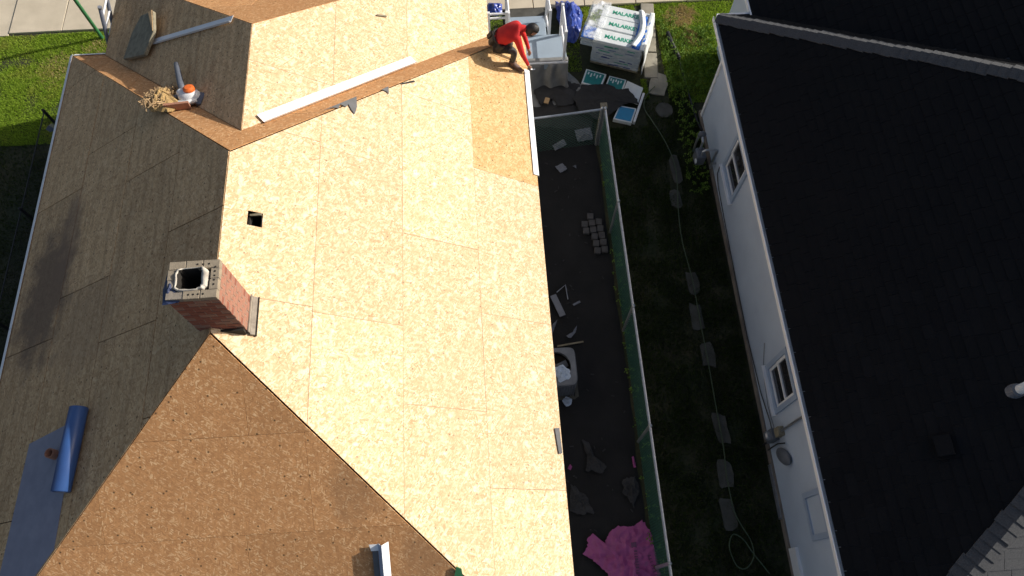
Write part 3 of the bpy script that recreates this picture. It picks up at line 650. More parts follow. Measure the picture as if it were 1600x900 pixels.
# ------------------------------------------------------------------ neighbour house
NX, NE, NHW, NZE = 8.51, 2.70, 4.06, 2.70; NRZ = NZE + NHW * TP; NYN, NYF = -1.1 + NHW, 9.78 - NHW; NL = NHW / CP
nh = thing('neighbour_house', 'white sided house with black shingle hip roof on the right', 'house', (NX, 4.3, 0))
N = {'L': Face((NX, 0, NRZ), (-CP, 0, -SP), (0, 1, 0), [(.0, NYN), (NL, NYN - NHW), (NL, NYF + NHW), (.0, NYF)]),
     'R': Face((NX, 0, NRZ), (CP, 0, -SP), (0, 1, 0), [(.0, NYN), (NL, NYN - NHW), (NL, NYF + NHW), (.0, NYF)]),
     'N': Face((NX, NYN, NRZ), (0, -CP, -SP), (1, 0, 0), [(0, .002), (0, -.002), (NL, -NHW), (NL, NHW)]),
     'F': Face((NX, NYF, NRZ), (0, CP, -SP), (1, 0, 0), [(0, .002), (0, -.002), (NL, -NHW), (NL, NHW)])}
NFZ = 4.95; NFHW = 3.42; NFY0 = NYF + (NRZ - NFZ) / TP; NFE = 11.55; NFYA = NFE - NFHW; NFL = NFHW / CP
N['fL'] = Face((NX, 0, NFZ), (-CP, 0, -SP), (0, 1, 0), [(0, NFY0), (NFL, NFY0 + NFHW), (NFL, NFE), (0, NFYA)])
N['fR'] = Face((NX, 0, NFZ), (CP, 0, -SP), (0, 1, 0), [(0, NFY0), (NFL, NFY0 + NFHW), (NFL, NFE), (0, NFYA)])
N['fF'] = Face((NX, NFYA, NFZ), (0, CP, -SP), (1, 0, 0), [(0, .002), (0, -.002), (NFL, -NFHW), (NFL, NFHW)])
for k, f_ in N.items():
    f_.sheet([(-1, 9, -20, 20)], M['black'], nh, h=-.004, th=.04, name='roof_deck')
camp = Vector((0, 0, CAM_H)); Rinv = Rm.transposed()
def in_view(p, m=60):
    c = Rinv @ (Vector(p) - camp)
    if c.z > -.1: return False
    u = 800 + 1150.75 * c.x / -c.z; v = 450 - 1150.75 * c.y / -c.z
    return -m < u < 1600 + m and -m < v < 900 + m
EXP, TW = .143, .30
cand = []; rest = MB()
for key in ('L', 'N', 'F', 'fL', 'R', 'fR', 'fF'):
    f_ = N[key]; us_ = [q_[0] for q_ in f_.poly]; ws_ = [q_[1] for q_ in f_.poly]; umax = max(us_); nrow = int(umax / EXP) + 1
    for r in range(nrow):
        u1 = umax + .03 - r * EXP; u0 = u1 - EXP - .03
        w = min(ws_) + ((r * .37) % 1) * TW - TW
        while w < max(ws_):
            tw = TW * random.choice((.7, 1, 1, 1.25))
            q_ = clip([(u0, w + .003), (u1, w + .003), (u1, w + tw - .003), (u0, w + tw - .003)], [(a if a < umax - .01 else umax + .03, b) for a, b in f_.poly])
            w += tw
            if len(q_) < 3 or abs(area2(q_)) < .006: continue
            lift = .009 if random.random() < .55 else .005
            top = [f_.P(a, b, .003 + lift * (a - u0) / (u1 - u0)) for a, b in q_]
            c_ = sum(top, Vector()) / len(top)
            if key in ('R', 'fR', 'fF') or not in_view(c_):
                rest.prism(top, f_.n, .006) if key not in ('R', 'fR', 'fF') else None
            else: cand.append(((0 if key == 'N' else 1), (c_ - camp).length, top, f_.n))
cand.sort(key=lambda q_: (q_[0], q_[1]))
for i, (kk, _, top, n_) in enumerate(cand):
    if i < 300: MB().prism(top, n_, .006).build('shingle', M['shingle_sunlit' if kk == 0 else 'shingle'], nh)
    else: rest.prism(top, n_, .006)
o = rest.build('shingle_field', M['shingle'], nh); o['kind'] = 'stuff'
# hip and ridge cap shingles
def caps(p0, p1, na, nb, parent, step=.14):
    p0, p1 = Vector(p0), Vector(p1); d_ = (p1 - p0); n_ = int(d_.length / step); d_.normalize(); up = (na + nb).normalized()
    sa = (na.cross(d_)).normalized(); sb = (nb.cross(d_)).normalized()
    ca, cb = up.cross(d_).normalized(), None
    for i in range(n_):
        a = p0 + d_ * step * i; l = step * 1.12; lift0 = .028 + random.uniform(0, .006); wd = .165 + random.uniform(-.014, .014); wob = ca * random.uniform(-.008, .008)
        def sd(nv, sgn):
            s = d_.cross(nv).normalized()
            if s.z > 0: s = -s
            return s * wd
        A0 = a + up * (lift0 - .014) + wob; A1 = a + d_ * l + up * (lift0 - .014) + wob
        A0 = a + up * (lift0) + wob; A1 = a + d_ * l + up * (lift0 - .016) + wob
        v = [A0 + sd(na, 1) + Vector((0, 0, .0)), A0, A0 + sd(nb, -1), A1 + sd(nb, -1), A1, A1 + sd(na, 1)]
        v += [q_ - up * .009 for q_ in v]
        MB().add(v, [(0, 1, 4, 5), (1, 2, 3, 4), (6, 11, 10, 7), (7, 10, 9, 8), (0, 6, 7, 1), (1, 7, 8, 2), (3, 9, 10, 4), (4, 10, 11, 5), (0, 5, 11, 6), (2, 8, 9, 3)]).build('cap_shingle', M['cap'], parent)
cFL = N['L'].P(NL, NYF + NHW); caps(cFL, (NX, NYF, NRZ), N['L'].n, N['F'].n, nh)
cNL = N['L'].P(NL, NYN - NHW); caps(cNL, (NX, NYN, NRZ), N['L'].n, N['N'].n, nh)
# white walls: lap boards on the visible side
WX = 4.72
walls(nh, WX + .015, NX + NHW - .3, -.83, 9.5, 2.65, M['siding'], z0=.14)
walls(nh, NX - NFHW + .25, NX + NFHW - .25, 9.505, NFE - .3, 2.65, M['siding'], z0=.14)
wins = [(6.90, 7.79, .78, 1.90), (2.77, 3.63, .78, 1.82), (.69, 1.40, 1.19, 1.90)]
bz = .15
while bz < 2.5:
    z1 = bz + .127
    segs = [(-.82, 9.42)]
    for (a, b, c, d_) in wins:
        if z1 > c and bz < d_:
            ns = []
            for (p, q_) in segs:
                if a > p and b < q_: ns += [(p, a), (b, q_)]
                else: ns.append((p, q_))
            segs = ns
    mb = MB()
    for (p, q_) in segs:
        mb.add([(WX + .012, p, bz), (WX - .012, p, bz + .002), (WX - .002, p, z1 - .002), (WX + .012, p, z1 - .002), (WX + .012, q_, bz), (WX - .012, q_, bz + .002), (WX - .002, q_, z1 - .002), (WX + .012, q_, z1 - .002)],
               [(0, 1, 2, 3), (7, 6, 5, 4), (0, 4, 5, 1), (1, 5, 6, 2), (2, 6, 7, 3), (3, 7, 4, 0)])
    mb.build('siding_board', M['siding'], nh); bz = z1
MB().box((WX - .012, 9.46, 1.33), (.05, .075, 2.38)).build('corner_trim', M['trim_white'], nh)
MB().box((WX + .03, 4.3, .06), (.14, 10.6, .16)).build('foundation', M['foundation'], nh)
def window(y0, y1, z0, z1, blind=False):
    t = .085
    f = MB(); x = WX - .022
    f.box((x, y0 + t / 2, (z0 + z1) / 2), (.045, t, z1 - z0)).box((x, y1 - t / 2, (z0 + z1) / 2), (.045, t, z1 - z0)).box((x, (y0 + y1) / 2, z0 + t / 2), (.047, y1 - y0 - 2 * t - .002, t)).box((x, (y0 + y1) / 2, z1 - t / 2), (.047, y1 - y0 - 2 * t - .002, t))
    w = f.build('window', M['trim'], nh)
    if blind:
        w['label'] = 'blind window framed in trim and filled with siding'
        MB().box((WX - .004, (y0 + y1) / 2, (z0 + z1) / 2), (.03, y1 - y0 - 2 * t - .004, z1 - z0 - 2 * t - .004)).build('infill_panel', M['siding'], w); return
    a0, a1, c0, c1 = y0 + t + .004, y1 - t - .004, z0 + t + .004, z1 - t - .004; s = .045; zm = (c0 + c1) / 2
    sash = MB(); xs = WX + .0
    for (b0, b1, dx) in ((c0, zm + .02, 0.), (zm - .02, c1, -.014)):
        sash.box((xs + dx, a0 + s / 2, (b0 + b1) / 2), (.026, s, b1 - b0)).box((xs + dx, a1 - s / 2, (b0 + b1) / 2), (.026, s, b1 - b0)).box((xs + dx, (a0 + a1) / 2, b0 + s / 2), (.027, a1 - a0 - 2 * s, s)).box((xs + dx, (a0 + a1) / 2, b1 - s / 2), (.027, a1 - a0 - 2 * s, s))
    sash.build('sash', M['trim_white'], w)
    MB().box((WX + .008, (a0 + a1) / 2, (c0 + zm) / 2), (.006, a1 - a0, zm - c0)).build('pane', M['glass'], w)
    MB().box((WX + .0, (a0 + a1) / 2, (c1 + zm) / 2), (.006, a1 - a0, c1 - zm)).build('pane', M['glass'], w)
    MB().box((WX - .055, (y0 + y1) / 2, z0 - .012), (.08, y1 - y0 + .04, .022)).build('sill', M['trim_white'], w)
window(*wins[0]); window(*wins[1]); window(*wins[2], blind=True)
# gutter along the eave
gt = MB(); gx = NX - NHW
for (c, s) in (((gx - .075, 4.34, NZE - .06), (.012, 10.9, .09)), ((gx - .03, 4.34, NZE - .105), (.085, 10.9, .012)), ((gx + .018, 4.34, NZE - .07), (.012, 10.9, .1))): gt.box(c, s)
gt.build('gutter', M['trim_white'], nh)
MB().box((gx + .16, 4.34, NZE - .135), (.27, 10.85, .015)).build('soffit', M['trim_white'], nh)
MB().box(((NX - NHW + NX - NFHW) / 2 - .02, NYF + NHW + .03, NZE - .05), (.62, .06, .09)).build('gutter', M['trim_white'], nh)
MB().box((NX - NFHW - .03, (9.7 + NFE) / 2, 2.70), (.06, NFE - 9.75, .09)).build('gutter', M['trim_white'], nh)
MB().box((WX - .03, .4, .30), (.05, .52, .3)).build('access_panel', M['trim_white'], nh)['label'] = 'white access panel at the foot of the wall'
# low window in the foundation
bw = MB().box((WX - .05, 1.6, .10), (.03, .9, .012)).box((WX - .05, 1.15, .055), (.03, .02, .1)).box((WX - .05, 2.05, .055), (.03, .02, .1)).box((WX - .05, 1.6, .01), (.03, .9, .012)); bw.build('basement_window', M['grey_metal'], nh)
# roof fittings
def vent_on(name, u, w): pass
pv = N['L'].P((NX - 6.55) / CP, 2.14); vst = thing('plumbing_vent', 'white plastic vent pipe standing on the black roof', 'vent pipe', pv)
axv = Vector((0, 0, 1)); vv, ff = [], []
for (h, r) in ((-.05, .062), (.30, .062), (.302, .05), (.12, .05)):
    for k in range(20): t = 2 * math.pi * k / 20; vv.append(pv + axv * h + Vector((math.cos(t), math.sin(t), 0)) * r)
for j in range(3):
    for k in range(20): ff.append((j * 20 + k, j * 20 + (k + 1) % 20, (j + 1) * 20 + (k + 1) % 20, (j + 1) * 20 + k))
MB().add(vv, ff).build('pipe', M['white_plastic'], vst, smooth=True); MB().tube([pv + axv * .13, pv + axv * .135], .052, 18).build('bore', M['dark'], vst)
MB().tube([pv - axv * .06, pv + axv * .05, pv + axv * .07], [.11, .085, .066], 18).build('boot', M['grey_plastic'], vst)
bvp = N['L'].P((NX - 5.74) / CP, 1.60); bv = thing('box_vent', 'small square dark vent on the black roof', 'roof vent', bvp)
rl = Matrix.Rotation(-rad(32.7), 3, 'Y')
MB().box(bvp + N['L'].n * .05, (.20, .26, .09), rl).build('hood', M['shingle'], bv); MB().box(bvp + N['L'].n * .012, (.30, .34, .012), rl).build('flange', M['shingle'], bv)
# wall fittings: electric meter, conduit, gas meter, cables
em = thing('electric_meter', 'grey electric meter and box with conduit on the white wall', 'electric meter', (WX - .1, 2.4, .3))
bevel(MB().box((WX - .085, 2.46, .55), (.12, .2, .32)).build('meter_box', M['ac'], em), .012)
MB().tube([(WX - .145, 2.46, .58), (WX - .20, 2.46, .58), (WX - .225, 2.46, .58)], [.08, .078, .05], 18).build('glass_dome', M['grey_metal'], em)
MB().tube([(WX - .05, 2.46, .70), (WX - .05, 2.46, 2.5)], .022, 10).build('conduit', M['grey_metal'], em)
MB().box((WX - .06, 2.46, .85), (.1, .15, .2)).build('junction_box', M['wood_grey'], em)
MB().tube([(WX - .06, 2.42, .4), (WX - .07, 2.42, .1), (WX - .07, 2.42, .0)], .018, 8).build('ground_pipe', M['black'], em)
ds = thing('wall_hood', 'rounded grey hood hanging on the white wall nearer than the electric meter', 'vent hood', (WX - .1, 2.05, .7))
hb = MB(); ell(hb, (WX - .055, 2.06, .80), (.075, .13, .27), rot=Matrix.Rotation(.5, 3, 'X')); hb.build('hood', M['ac'], ds, smooth=True)
MB().tube([(WX - .05, 2.25, .95), (WX - .08, 2.29, .72), (WX - .06, 2.30, .4), (WX - .05, 2.3, .12)], .012, 8).build('cord', M['black'], ds)
cb = MB().tube([(WX - .03, 7.87, .62), (WX - .035, 7.82, .4), (WX - .035, 7.6, .3), (WX - .035, 6.8, .26), (WX - .035, 5.6, .22), (WX - .035, 4.4, .21), (WX - .035, 3.3, .3), (WX - .04, 2.7, .48), (WX - .05, 2.56, .5)], .009, 6); tag(cb.build('wall_cable', M['black']), 'thin black cable running along the foot of the white wall', 'cable')
cc = MB().tube([(WX - .03, 4.0, .95), (WX - .03, 3.6, .62), (WX - .03, 3.0, .5), (WX - .04, 2.58, .6)], .006, 6); tag(cc.build('wall_cable', M['grey_plastic']), 'thin grey cable sagging below the near window to the meter', 'cable')
MB2 = MB().tube([(WX - .02, 8.08, .40), (WX - .07, 8.08, .40), (WX - .10, 8.08, .34), (WX - .10, 8.06, .24)], .022, 8); tag(MB2.build('outdoor_tap', M['grey_metal']), 'small grey outdoor tap on the white wall near the gas meter', 'tap')
gm = thing('gas_meter', 'grey gas meter with bent pipes against the foot of the white wall', 'gas meter', (4.45, 8.4, 0))
bevel(MB().box((4.40, 8.27, .38), (.2, .26, .3)).build('meter_body', M['ac'], gm), .04, 3)
MB().tube([(4.40, 8.2, .5), (4.40, 8.2, .66), (4.44, 8.2, .7), (4.62, 8.2, .7), (4.68, 8.2, .66), (4.68, 8.2, .1)], .024, 8).build('pipe', M['galv'], gm)
MB().tube([(4.40, 8.36, .5), (4.40, 8.37, .75), (4.40, 8.5, .78), (4.40, 8.62, .72), (4.40, 8.64, .3), (4.42, 8.65, 0)], .024, 8).build('pipe', M['galv'], gm)
rg = MB(); ell(rg, (4.40, 8.52, .78), (.09, .06, .09)); rg.build('regulator', M['ac'], gm, smooth=True)
MB().tube([(4.3, 8.14, .42), (4.28, 8.14, .42)], .05, 14).build('dial', M['white_plastic'], gm)

# ------------------------------------------------------------------ chain link fences
def fence(name, A, B, label, mesh_mat, posts, h=1.2, rail_r=.024, rail_mat='galv', wire=.0035):
    A, B = Vector((*A, 0)), Vector((*B, 0)); t = thing(name, label, 'fence', A); d_ = (B - A); Ln = d_.length; d_.normalize()
    MB().tube([A + Vector((0, 0, h)), A.lerp(B, .5) + Vector((0, 0, h - .006)), B + Vector((0, 0, h))], rail_r, 8).build('top_rail', M[rail_mat], t)
    for k in range(posts + 1):
        p = A.lerp(B, k / posts); o = MB().tube([p, p + Vector((0, 0, h + .05)), p + Vector((0, 0, h + .075))], [.03, .03, .012], 10).build('post', M[rail_mat], t)
    w = MB(); st = .085
    n_ = int((Ln + h) / st)
    for sgn in (1, -1):
        for k in range(n_):
            s0 = k * st - (h if sgn > 0 else 0); pa, pb = (s0, .03), (s0 + h - .06, h - .03)
            if sgn < 0: pa, pb = (s0, h - .03), (s0 + h - .06, .03) ; pa = (pa[0] - h + h, pa[1])
            if sgn < 0: pa, pb = (s0 - h * 0, .03), (s0 - h + .06, h - .03)
            # clip to [0, Ln]
            (x0, z0), (x1, z1) = pa, pb
            def cut(x0, z0, x1, z1):
                if x0 > x1: x0, z0, x1, z1 = x1, z1, x0, z0
                if x1 <= 0 or x0 >= Ln: return None
                if x0 < 0: z0 += (z1 - z0) * (0 - x0) / (x1 - x0); x0 = 0
                if x1 > Ln: z1 = z0 + (z1 - z0) * (Ln - x0) / (x1 - x0); x1 = Ln
                return x0, z0, x1, z1
            r_ = cut(x0, z0, x1, z1)
            if not r_: continue
            w.tube([A + d_ * r_[0] + Vector((0, 0, r_[1])), A + d_ * r_[2] + Vector((0, 0, r_[3]))], wire, 4, cap=False)
    o = w.build('wire_mesh', mesh_mat, t); o['kind'] = 'stuff'
    return t
fence('chain_link_fence', (2.44, 8.95), (2.44, -1.6), 'long chain link fence with green mesh between the two houses', M['green_wire'], 5, wire=.0031)
fence('chain_link_fence', (2.38, 8.95), (.62, 8.78), 'short chain link fence run from corner post to the house wall', M['green_wire'], 1, wire=.004)
fence('chain_link_fence', (-8.6, 9.6), (-8.62, -1.5), 'chain link fence in the dark yard left of the house', M['black'], 5, rail_r=.012, wire=.002, rail_mat='black')
tag(MB().box((2.42, 9.02, .6), (.1, .1, 1.22)).box((2.42, 9.02, 1.225), (.13, .13, .03)).build('corner_post', M['wood_grey']), 'dark wooden corner post where the fences meet', 'post')

# ------------------------------------------------------------------ porch steps and railings
ps = thing('porch_steps', 'grey blue painted porch landing and steps beside the house', 'steps', (1.2, 11.2, 0))
bevel(MB().box((1.32, 10.98, .36), (1.12, .78, .7)).build('landing', M['porch_paint'], ps), .015)
bevel(MB().box((1.13, 11.72, .19), (.82, .66, .37)).build('tread', M['porch_paint'], ps), .012)
bevel(MB().box((1.13, 12.23, .10), (.84, .34, .19)).build('tread', M['porch_paint'], ps), .012)
MB().box((1.13, 12.60, .02), (.9, .38, .04)).build('walk_slab', M['concrete_old_shade'], ps)
MB().box((1.32, 10.585, .715), (1.14, .03, .035)).build('nosing', M['trim_white'], ps)
def railing(name, pts, label, h=.85, posts=2):
    t = thing(name, label, 'railing', pts[0]); a, b = Vector(pts[0]), Vector(pts[1])
    for zz_ in (h, h - .12, .3): MB().tube([a + Vector((0, 0, zz_)), b + Vector((0, 0, zz_))], .024, 8).build('rail', M['white_metal'], t)
    for k in range(posts): p = a.lerp(b, k / (posts - 1)); MB().box(p + Vector((0, 0, h / 2 + .02)), (.055, .055, h + .06)).build('post', M['white_metal'], t)
railing('railing', ((1.80, 10.62, .7), (1.80, 11.34, .7)), 'white railing on the right side of the porch landing')
railing('railing', ((1.56, 11.42, .37), (1.56, 12.1, .2)), 'white handrail on the right side of the lower steps', h=.95)
railing('railing', ((.68, 11.36, .37), (.68, 12.25, .2)), 'white handrail on the left side of the lower steps', h=1.0)
railing('railing', ((.26, 11.3, .6), (.64, 11.3, .6)), 'short white railing between the steps and the house wall', h=.85)
# grey tarp draped over the landing edge
gtv, gtf = [], []; na_, nb_ = 16, 26
for i in range(na_ + 1):
    a = i / na_
    for k in range(nb_ + 1):
        b = k / nb_; x = .98 + .92 * b
        if a < .2: y = 10.72 - a * .7; z = .725
        elif a < .75: q_ = (a - .2) / .55; y = 10.575 - .16 * q_; z = .72 - .66 * q_
        else: q_ = (a - .75) / .25; y = 10.41 - .42 * q_; z = .06
        fold = .045 * math.sin(b * 19 + 3 * nz(a * 3, b * 3, 2)) * min(1, a * 2.4) + .04 * nz(a * 4, b * 5, 7)
        gtv.append((x + .22 * max(0, a - .6) * (b - .2) * 2, y + fold * (1 if a > .2 else .1), max(.03, z + .3 * abs(fold) * (1 if a > .2 else .2))))
for i in range(na_):
    for k in range(nb_): gtf.append((i * (nb_ + 1) + k, i * (nb_ + 1) + k + 1, (i + 1) * (nb_ + 1) + k + 1, (i + 1) * (nb_ + 1) + k))
o = MB().add(gtv, gtf).build('grey_tarp', M['grey_tarp'], smooth=True); m = o.modifiers.new('s', 'SOLIDIFY'); m.thickness = .004
tag(o, 'grey tarp draped over the near end of the porch landing', 'tarp')
tag(crumple('grey_tarp', [(1.93, 10.95), (2.12, 10.62), (2.25, 10.5), (2.55, 10.52), (2.65, 10.42), (2.4, 10.25), (2.1, 10.25), (1.95, 10.5)], .02, .09, 5, M['grey_tarp'], rings=7, n=50, seed=4.), 'grey tarp tail lying in sun between porch and pallet', 'tarp')
tag(crumple('ground_felt', [(.95, 10.42), (1.5, 10.85), (2.0, 10.6), (2.4, 10.5), (2.45, 9.7), (2.3, 9.3), (1.5, 9.4), (.9, 9.5)], .05, .035, 4, M['felt_black'], rings=8, n=60, seed=2.), 'black felt spread on the ground behind the fence', 'felt sheet')
tag(crumple('ground_felt', [(1.25, 10.62), (1.57, 10.72), (1.73, 10.6), (1.9, 10.45), (2.08, 10.25), (1.99, 9.95), (1.65, 9.92), (1.57, 10.12), (1.45, 10.08), (1.3, 9.97), (1.15, 10.3)], .10, .06, 3, M['felt'], rings=7, n=50, seed=6.), 'grey rounded felt piece lying on the black felt', 'felt sheet')
tag(MB().box((1.42, 10.03, .17), (.10, .14, .03), rotz(-.35)).build('wood_scrap', M['wood']), 'small tan wood block on the dark felt', 'wood scrap')

# ------------------------------------------------------------------ pallet of wrapped bundles
PA = -rad(20.5); PR = rotz(PA); PC = Vector((2.46, 11.09, 0))          # front-left corner, x along front edge
def pp(a, b, z): q_ = PR @ Vector((a, b, 0)); return PC + q_ + Vector((0, 0, z))
pal = thing('pallet', 'wooden pallet under the wrapped shingle bundles', 'pallet', pp(.55, .5, 0))
for k in range(3): MB().box(pp(.55, .12 + .4 * k, .05), (1.1, .1, .09), PR).build('runner', M['wood_grey'], pal)
for k in range(5): MB().box(pp(.1 + .225 * k, .52, .108), (.13, 1.04, .022), PR).build('deck_board', M['wood_grey'], pal)
def bundle(a, b, z, lx, ly, lz, label, group, top=False):
    t = thing('shingle_bundle', label, 'shingle bundle', pp(a, b, z), group)
    jit = PR @ rotz(random.uniform(-.02, .02)); c = pp(a + random.uniform(-.012, .012), b + random.uniform(-.012, .012), z + lz / 2)
    bevel(MB().box(c, (lx, ly, lz), jit).build('wrapper', M['bundle'] if top else M['bundle_edge'], t), .014, 3)
    return t, c, jit
BZ = .12; LH = .085
for l in range(8):
    for r in range(3):
        top = l == 7
        labs = ['top white bundle with green lettering at the front of the pallet', 'top white bundle with green lettering in the middle of the pallet', 'top white bundle with green lettering at the back of the pallet']
        t, c, jr = bundle(.55, .19 + .345 * r, BZ + l * LH, 1.08, .335, LH - .004, labs[r] if top else 'grey wrapped bundle in the %s row of the pallet, %s layer from the bottom' % (('front', 'middle', 'back')[r], ('first', 'second', 'third', 'fourth', 'fifth', 'sixth', 'seventh')[l]), None if top else 'bundles stacked inside the pallet', top)
        if r == 0 and not top:
            mk = MB()
            for k in range(random.randint(3, 5)):
                a = random.uniform(-.46, .3); w_ = random.uniform(.08, .2); mk.box(c + jr @ Vector((a + w_ / 2, -.1685, random.uniform(-.012, .012))), (w_, .002, random.choice((.014, .026))), jr)
            mk.build('printed_band', M[random.choice(('navy_print', 'green_print', 'green_print'))], t)['kind'] = 'stuff'
        if top:
            cu = bpy.data.curves.new('txt', 'FONT'); cu.body = 'MALARKEY'; cu.size = .14; cu.align_x = 'CENTER'; cu.align_y = 'CENTER'; cu.extrude = .0012; cu.offset = .004; cu.space_character = .95
            to = bpy.data.objects.new('tmp', cu); COL.objects.link(to); dg = bpy.context.evaluated_depsgraph_get(); me = bpy.data.meshes.new_from_object(to.evaluated_get(dg)); bpy.data.objects.remove(to)
            me.materials.clear(); me.materials.append(M['green_print']); w = bpy.data.objects.new('lettering', me); COL.objects.link(w); attach(w, t)
            w.matrix_local = t.matrix_local; w.matrix_parent_inverse = Matrix.Identity(4)
            w.parent = None; w.matrix_world = Matrix.Translation(c + jr @ Vector((.02, -.01, LH / 2))) @ jr.to_4x4(); bpy.context.view_layer.update(); w.parent = t; w.matrix_parent_inverse = Matrix.Translation(-Vector(t.location))
            lg = MB(); cc_ = c + jr @ Vector((.36, -.01, LH / 2)); lg.prism([cc_ + jr @ Vector((-.035, -.06, .001)), cc_ + jr @ Vector((.06, -.06, .001)), cc_ + jr @ Vector((.05, .0, .001)), cc_ + jr @ Vector((.01, .06, .001))], (0, 0, 1), .002).build('emblem', M['green_print'], t)
for l in range(5, 8): bundle(-.13, .24, BZ + l * LH, .26, .42, LH - .006, '%s of three short bundles overhanging the left front of the pallet' % ('lowest', 'middle', 'topmost')[l - 5], 'bundles overhanging the pallet')
TZ = BZ + 8 * LH
def sheet_grid(name, fn, nu, nv, mat, label, cat, th=.003):
    vs_, fs_ = [], []
    for i in range(nu + 1):
        for k in range(nv + 1): vs_.append(fn(i / nu, k / nv))
    for i in range(nu):
        for k in range(nv): fs_.append((i * (nv + 1) + k, i * (nv + 1) + k + 1, (i + 1) * (nv + 1) + k + 1, (i + 1) * (nv + 1) + k))
    o = MB().add(vs_, fs_).build(name, mat, smooth=True); m = o.modifiers.new('s', 'SOLIDIFY'); m.thickness = th; tag(o, label, cat); return o
def wrapL(a, b):      # clear film gathered over the left part of the load
    x = -.28 + .44 * a + .03 * nz(a * 4, b * 4, 1); y = .0 + 1.08 * b; z = TZ + .018 + .03 * abs(nz(a * 5, b * 6, 2)) + (.02 * a)
    if a < .12: z -= .12 * (1 - a / .12)
    return pp(x, y, z)
sheet_grid('plastic_wrap', wrapL, 16, 26, M['film'], 'crumpled clear plastic film over the left of the pallet', 'plastic wrap')
def wrapB(a, b):      # blue printed film pieces
    return pp(-.26 + .28 * a, -.02 + .34 * b, TZ + .012 + .03 * abs(nz(a * 3, b * 3, 9)) - .0 * a)
sheet_grid('plastic_wrap', wrapB, 8, 8, M['blue_sheet'], 'small blue film patch at the left front corner of the pallet', 'plastic wrap')
def wrapR(a, b):
    x = .86 + .26 * a; y = -.02 + .95 * b; z = TZ + .02 + .04 * abs(nz(a * 4, b * 6, 12))
    return pp(x, y, z)
sheet_grid('plastic_wrap', wrapR, 8, 24, M['blue_sheet'], 'wrinkled blue film along the right edge of the pallet top', 'plastic wrap')
def wrapW(a, b):      # white film draped down the right side
    y = -.03 + 1.1 * b; q_ = a * 1.0
    if q_ < .22: x, z = 1.03 + q_ * .5, TZ + .035
    else: x = 1.135 + .07 * (q_ - .22) + .03 * nz(a * 3, b * 7, 4); z = TZ + .035 - (q_ - .22) * .95
    return pp(x, y, max(.03, z + .02 * nz(b * 8, a * 3, 5)))
sheet_grid('plastic_wrap', wrapW, 16, 24, M['bundle'], 'white film draped down the right side of the pallet', 'plastic wrap')
def wrapS(a, b):      # twisted white fold across the top
    x = .80 + .13 * a + .10 * math.sin(b * 3.4); y = .02 + 1.02 * b; z = TZ + .03 + .05 * math.sin(a * math.pi) + .02 * nz(a * 4, b * 7, 15)
    return pp(x, y, z)
sheet_grid('plastic_wrap', wrapS, 8, 26, M['bundle'], 'twisted white film fold across the pallet top', 'plastic wrap')
tag(crumple('blue_tarp', [(1.86, 12.9), (2.3, 12.85), (2.47, 12.5), (2.36, 12.0), (2.22, 11.62), (2.0, 11.7), (1.93, 12.0), (1.86, 12.4)], .03, .34, 5.5, M['blue_tarp'], rings=12, n=80, seed=3., puff=.2), 'crumpled shiny blue tarp heaped beside the porch railing', 'tarp')
tag(crumple('blue_tarp', [(.25, 12.6), (.6, 12.6), (.62, 12.95), (.3, 13.0)], .02, .2, 5.5, M['blue_tarp'], rings=6, n=40, seed=8.), 'small dark blue tarp bundle behind the left handrail', 'tarp')

# ------------------------------------------------------------------ teal packs under black felt
def pack(poly, z, th, mat, label, inset=.03, inner='teal', deco=True):
    t = thing('shingle_pack', label, 'shingle pack', (poly[0][0], poly[0][1], 0))
    bevel(MB().prism([(x, y, z) for x, y in poly], (0, 0, 1), th).build('wrapper', M['bundle'], t), .008)
    c = sum((Vector((x, y, 0)) for x, y in poly), Vector()) / len(poly); q_ = [c.lerp(Vector((x, y, 0)), 1 - inset / .2) for x, y in poly]
    MB().prism([(v.x, v.y, z + .002) for v in q_], (0, 0, 1), .003).build('printed_face', M[inner], t)
    if deco:
        a, b, d_ = q_[0], q_[1], q_[3] - q_[0]; lt = MB()
        for k in range(5):
            s_ = a.lerp(b, .12 + .17 * k) + d_ * (.2 + .1 * (k % 2)); lt.box((s_.x, s_.y, z + .004), (.03, .10 if k % 2 else .07, .002), rotz(-.4))
        lt.build('printed_mark', M['bundle'], t)['kind'] = 'stuff'
pack([(2.37, 10.88), (2.80, 10.70), (2.63, 10.33), (2.22, 10.50)], .12, .1, 'w', 'sunlit teal shingle pack with white border by the pallet', inner='teal')
pack([(2.86, 10.66), (3.22, 10.52), (3.06, 10.15), (2.70, 10.3)], .12, .1, 'w', 'teal blue shingle pack half in shadow next to the first pack', inner='teal')
pack([(3.24, 10.51), (3.56, 10.29), (3.40, 9.90), (3.05, 10.12)], .11, .09, 'w', 'pale blue white pack at the right corner of the felt', inner='bundle', deco=False)
pack([(2.98, 9.85), (3.34, 9.74), (3.18, 9.37), (2.80, 9.50)], .12, .1, 'w', 'bright blue shingle pack below the black felt near the fence corner', inner='teal_blue', deco=False)
tag(MB().box((3.40, 9.78, .06), (.05, .80, .1), rotz(-.40)).build('white_board', M['white_plastic']), 'narrow white board along the right side of the teal packs', 'board')
tag(crumple('black_felt_sheet', [(2.24, 10.42), (2.55, 10.42), (2.78, 10.42), (3.02, 10.25), (3.2, 10.28), (3.36, 10.0), (3.42, 9.83), (3.18, 9.88), (3.05, 9.84), (2.75, 9.6), (2.5, 9.45), (2.1, 9.75), (2.0, 10.1)], .135, .05, 4, M['felt_black'], rings=8, n=70, seed=12.), 'black felt sheet thrown over the teal packs', 'felt sheet')
tag(crumple('plastic_rag', [(1.95, 9.3), (2.3, 9.35), (2.33, 9.05), (2.0, 9.0)], .05, .1, 7, M['paper'], rings=6, n=36, seed=21.), 'pale crumpled plastic by the fence corner post', 'plastic scrap')
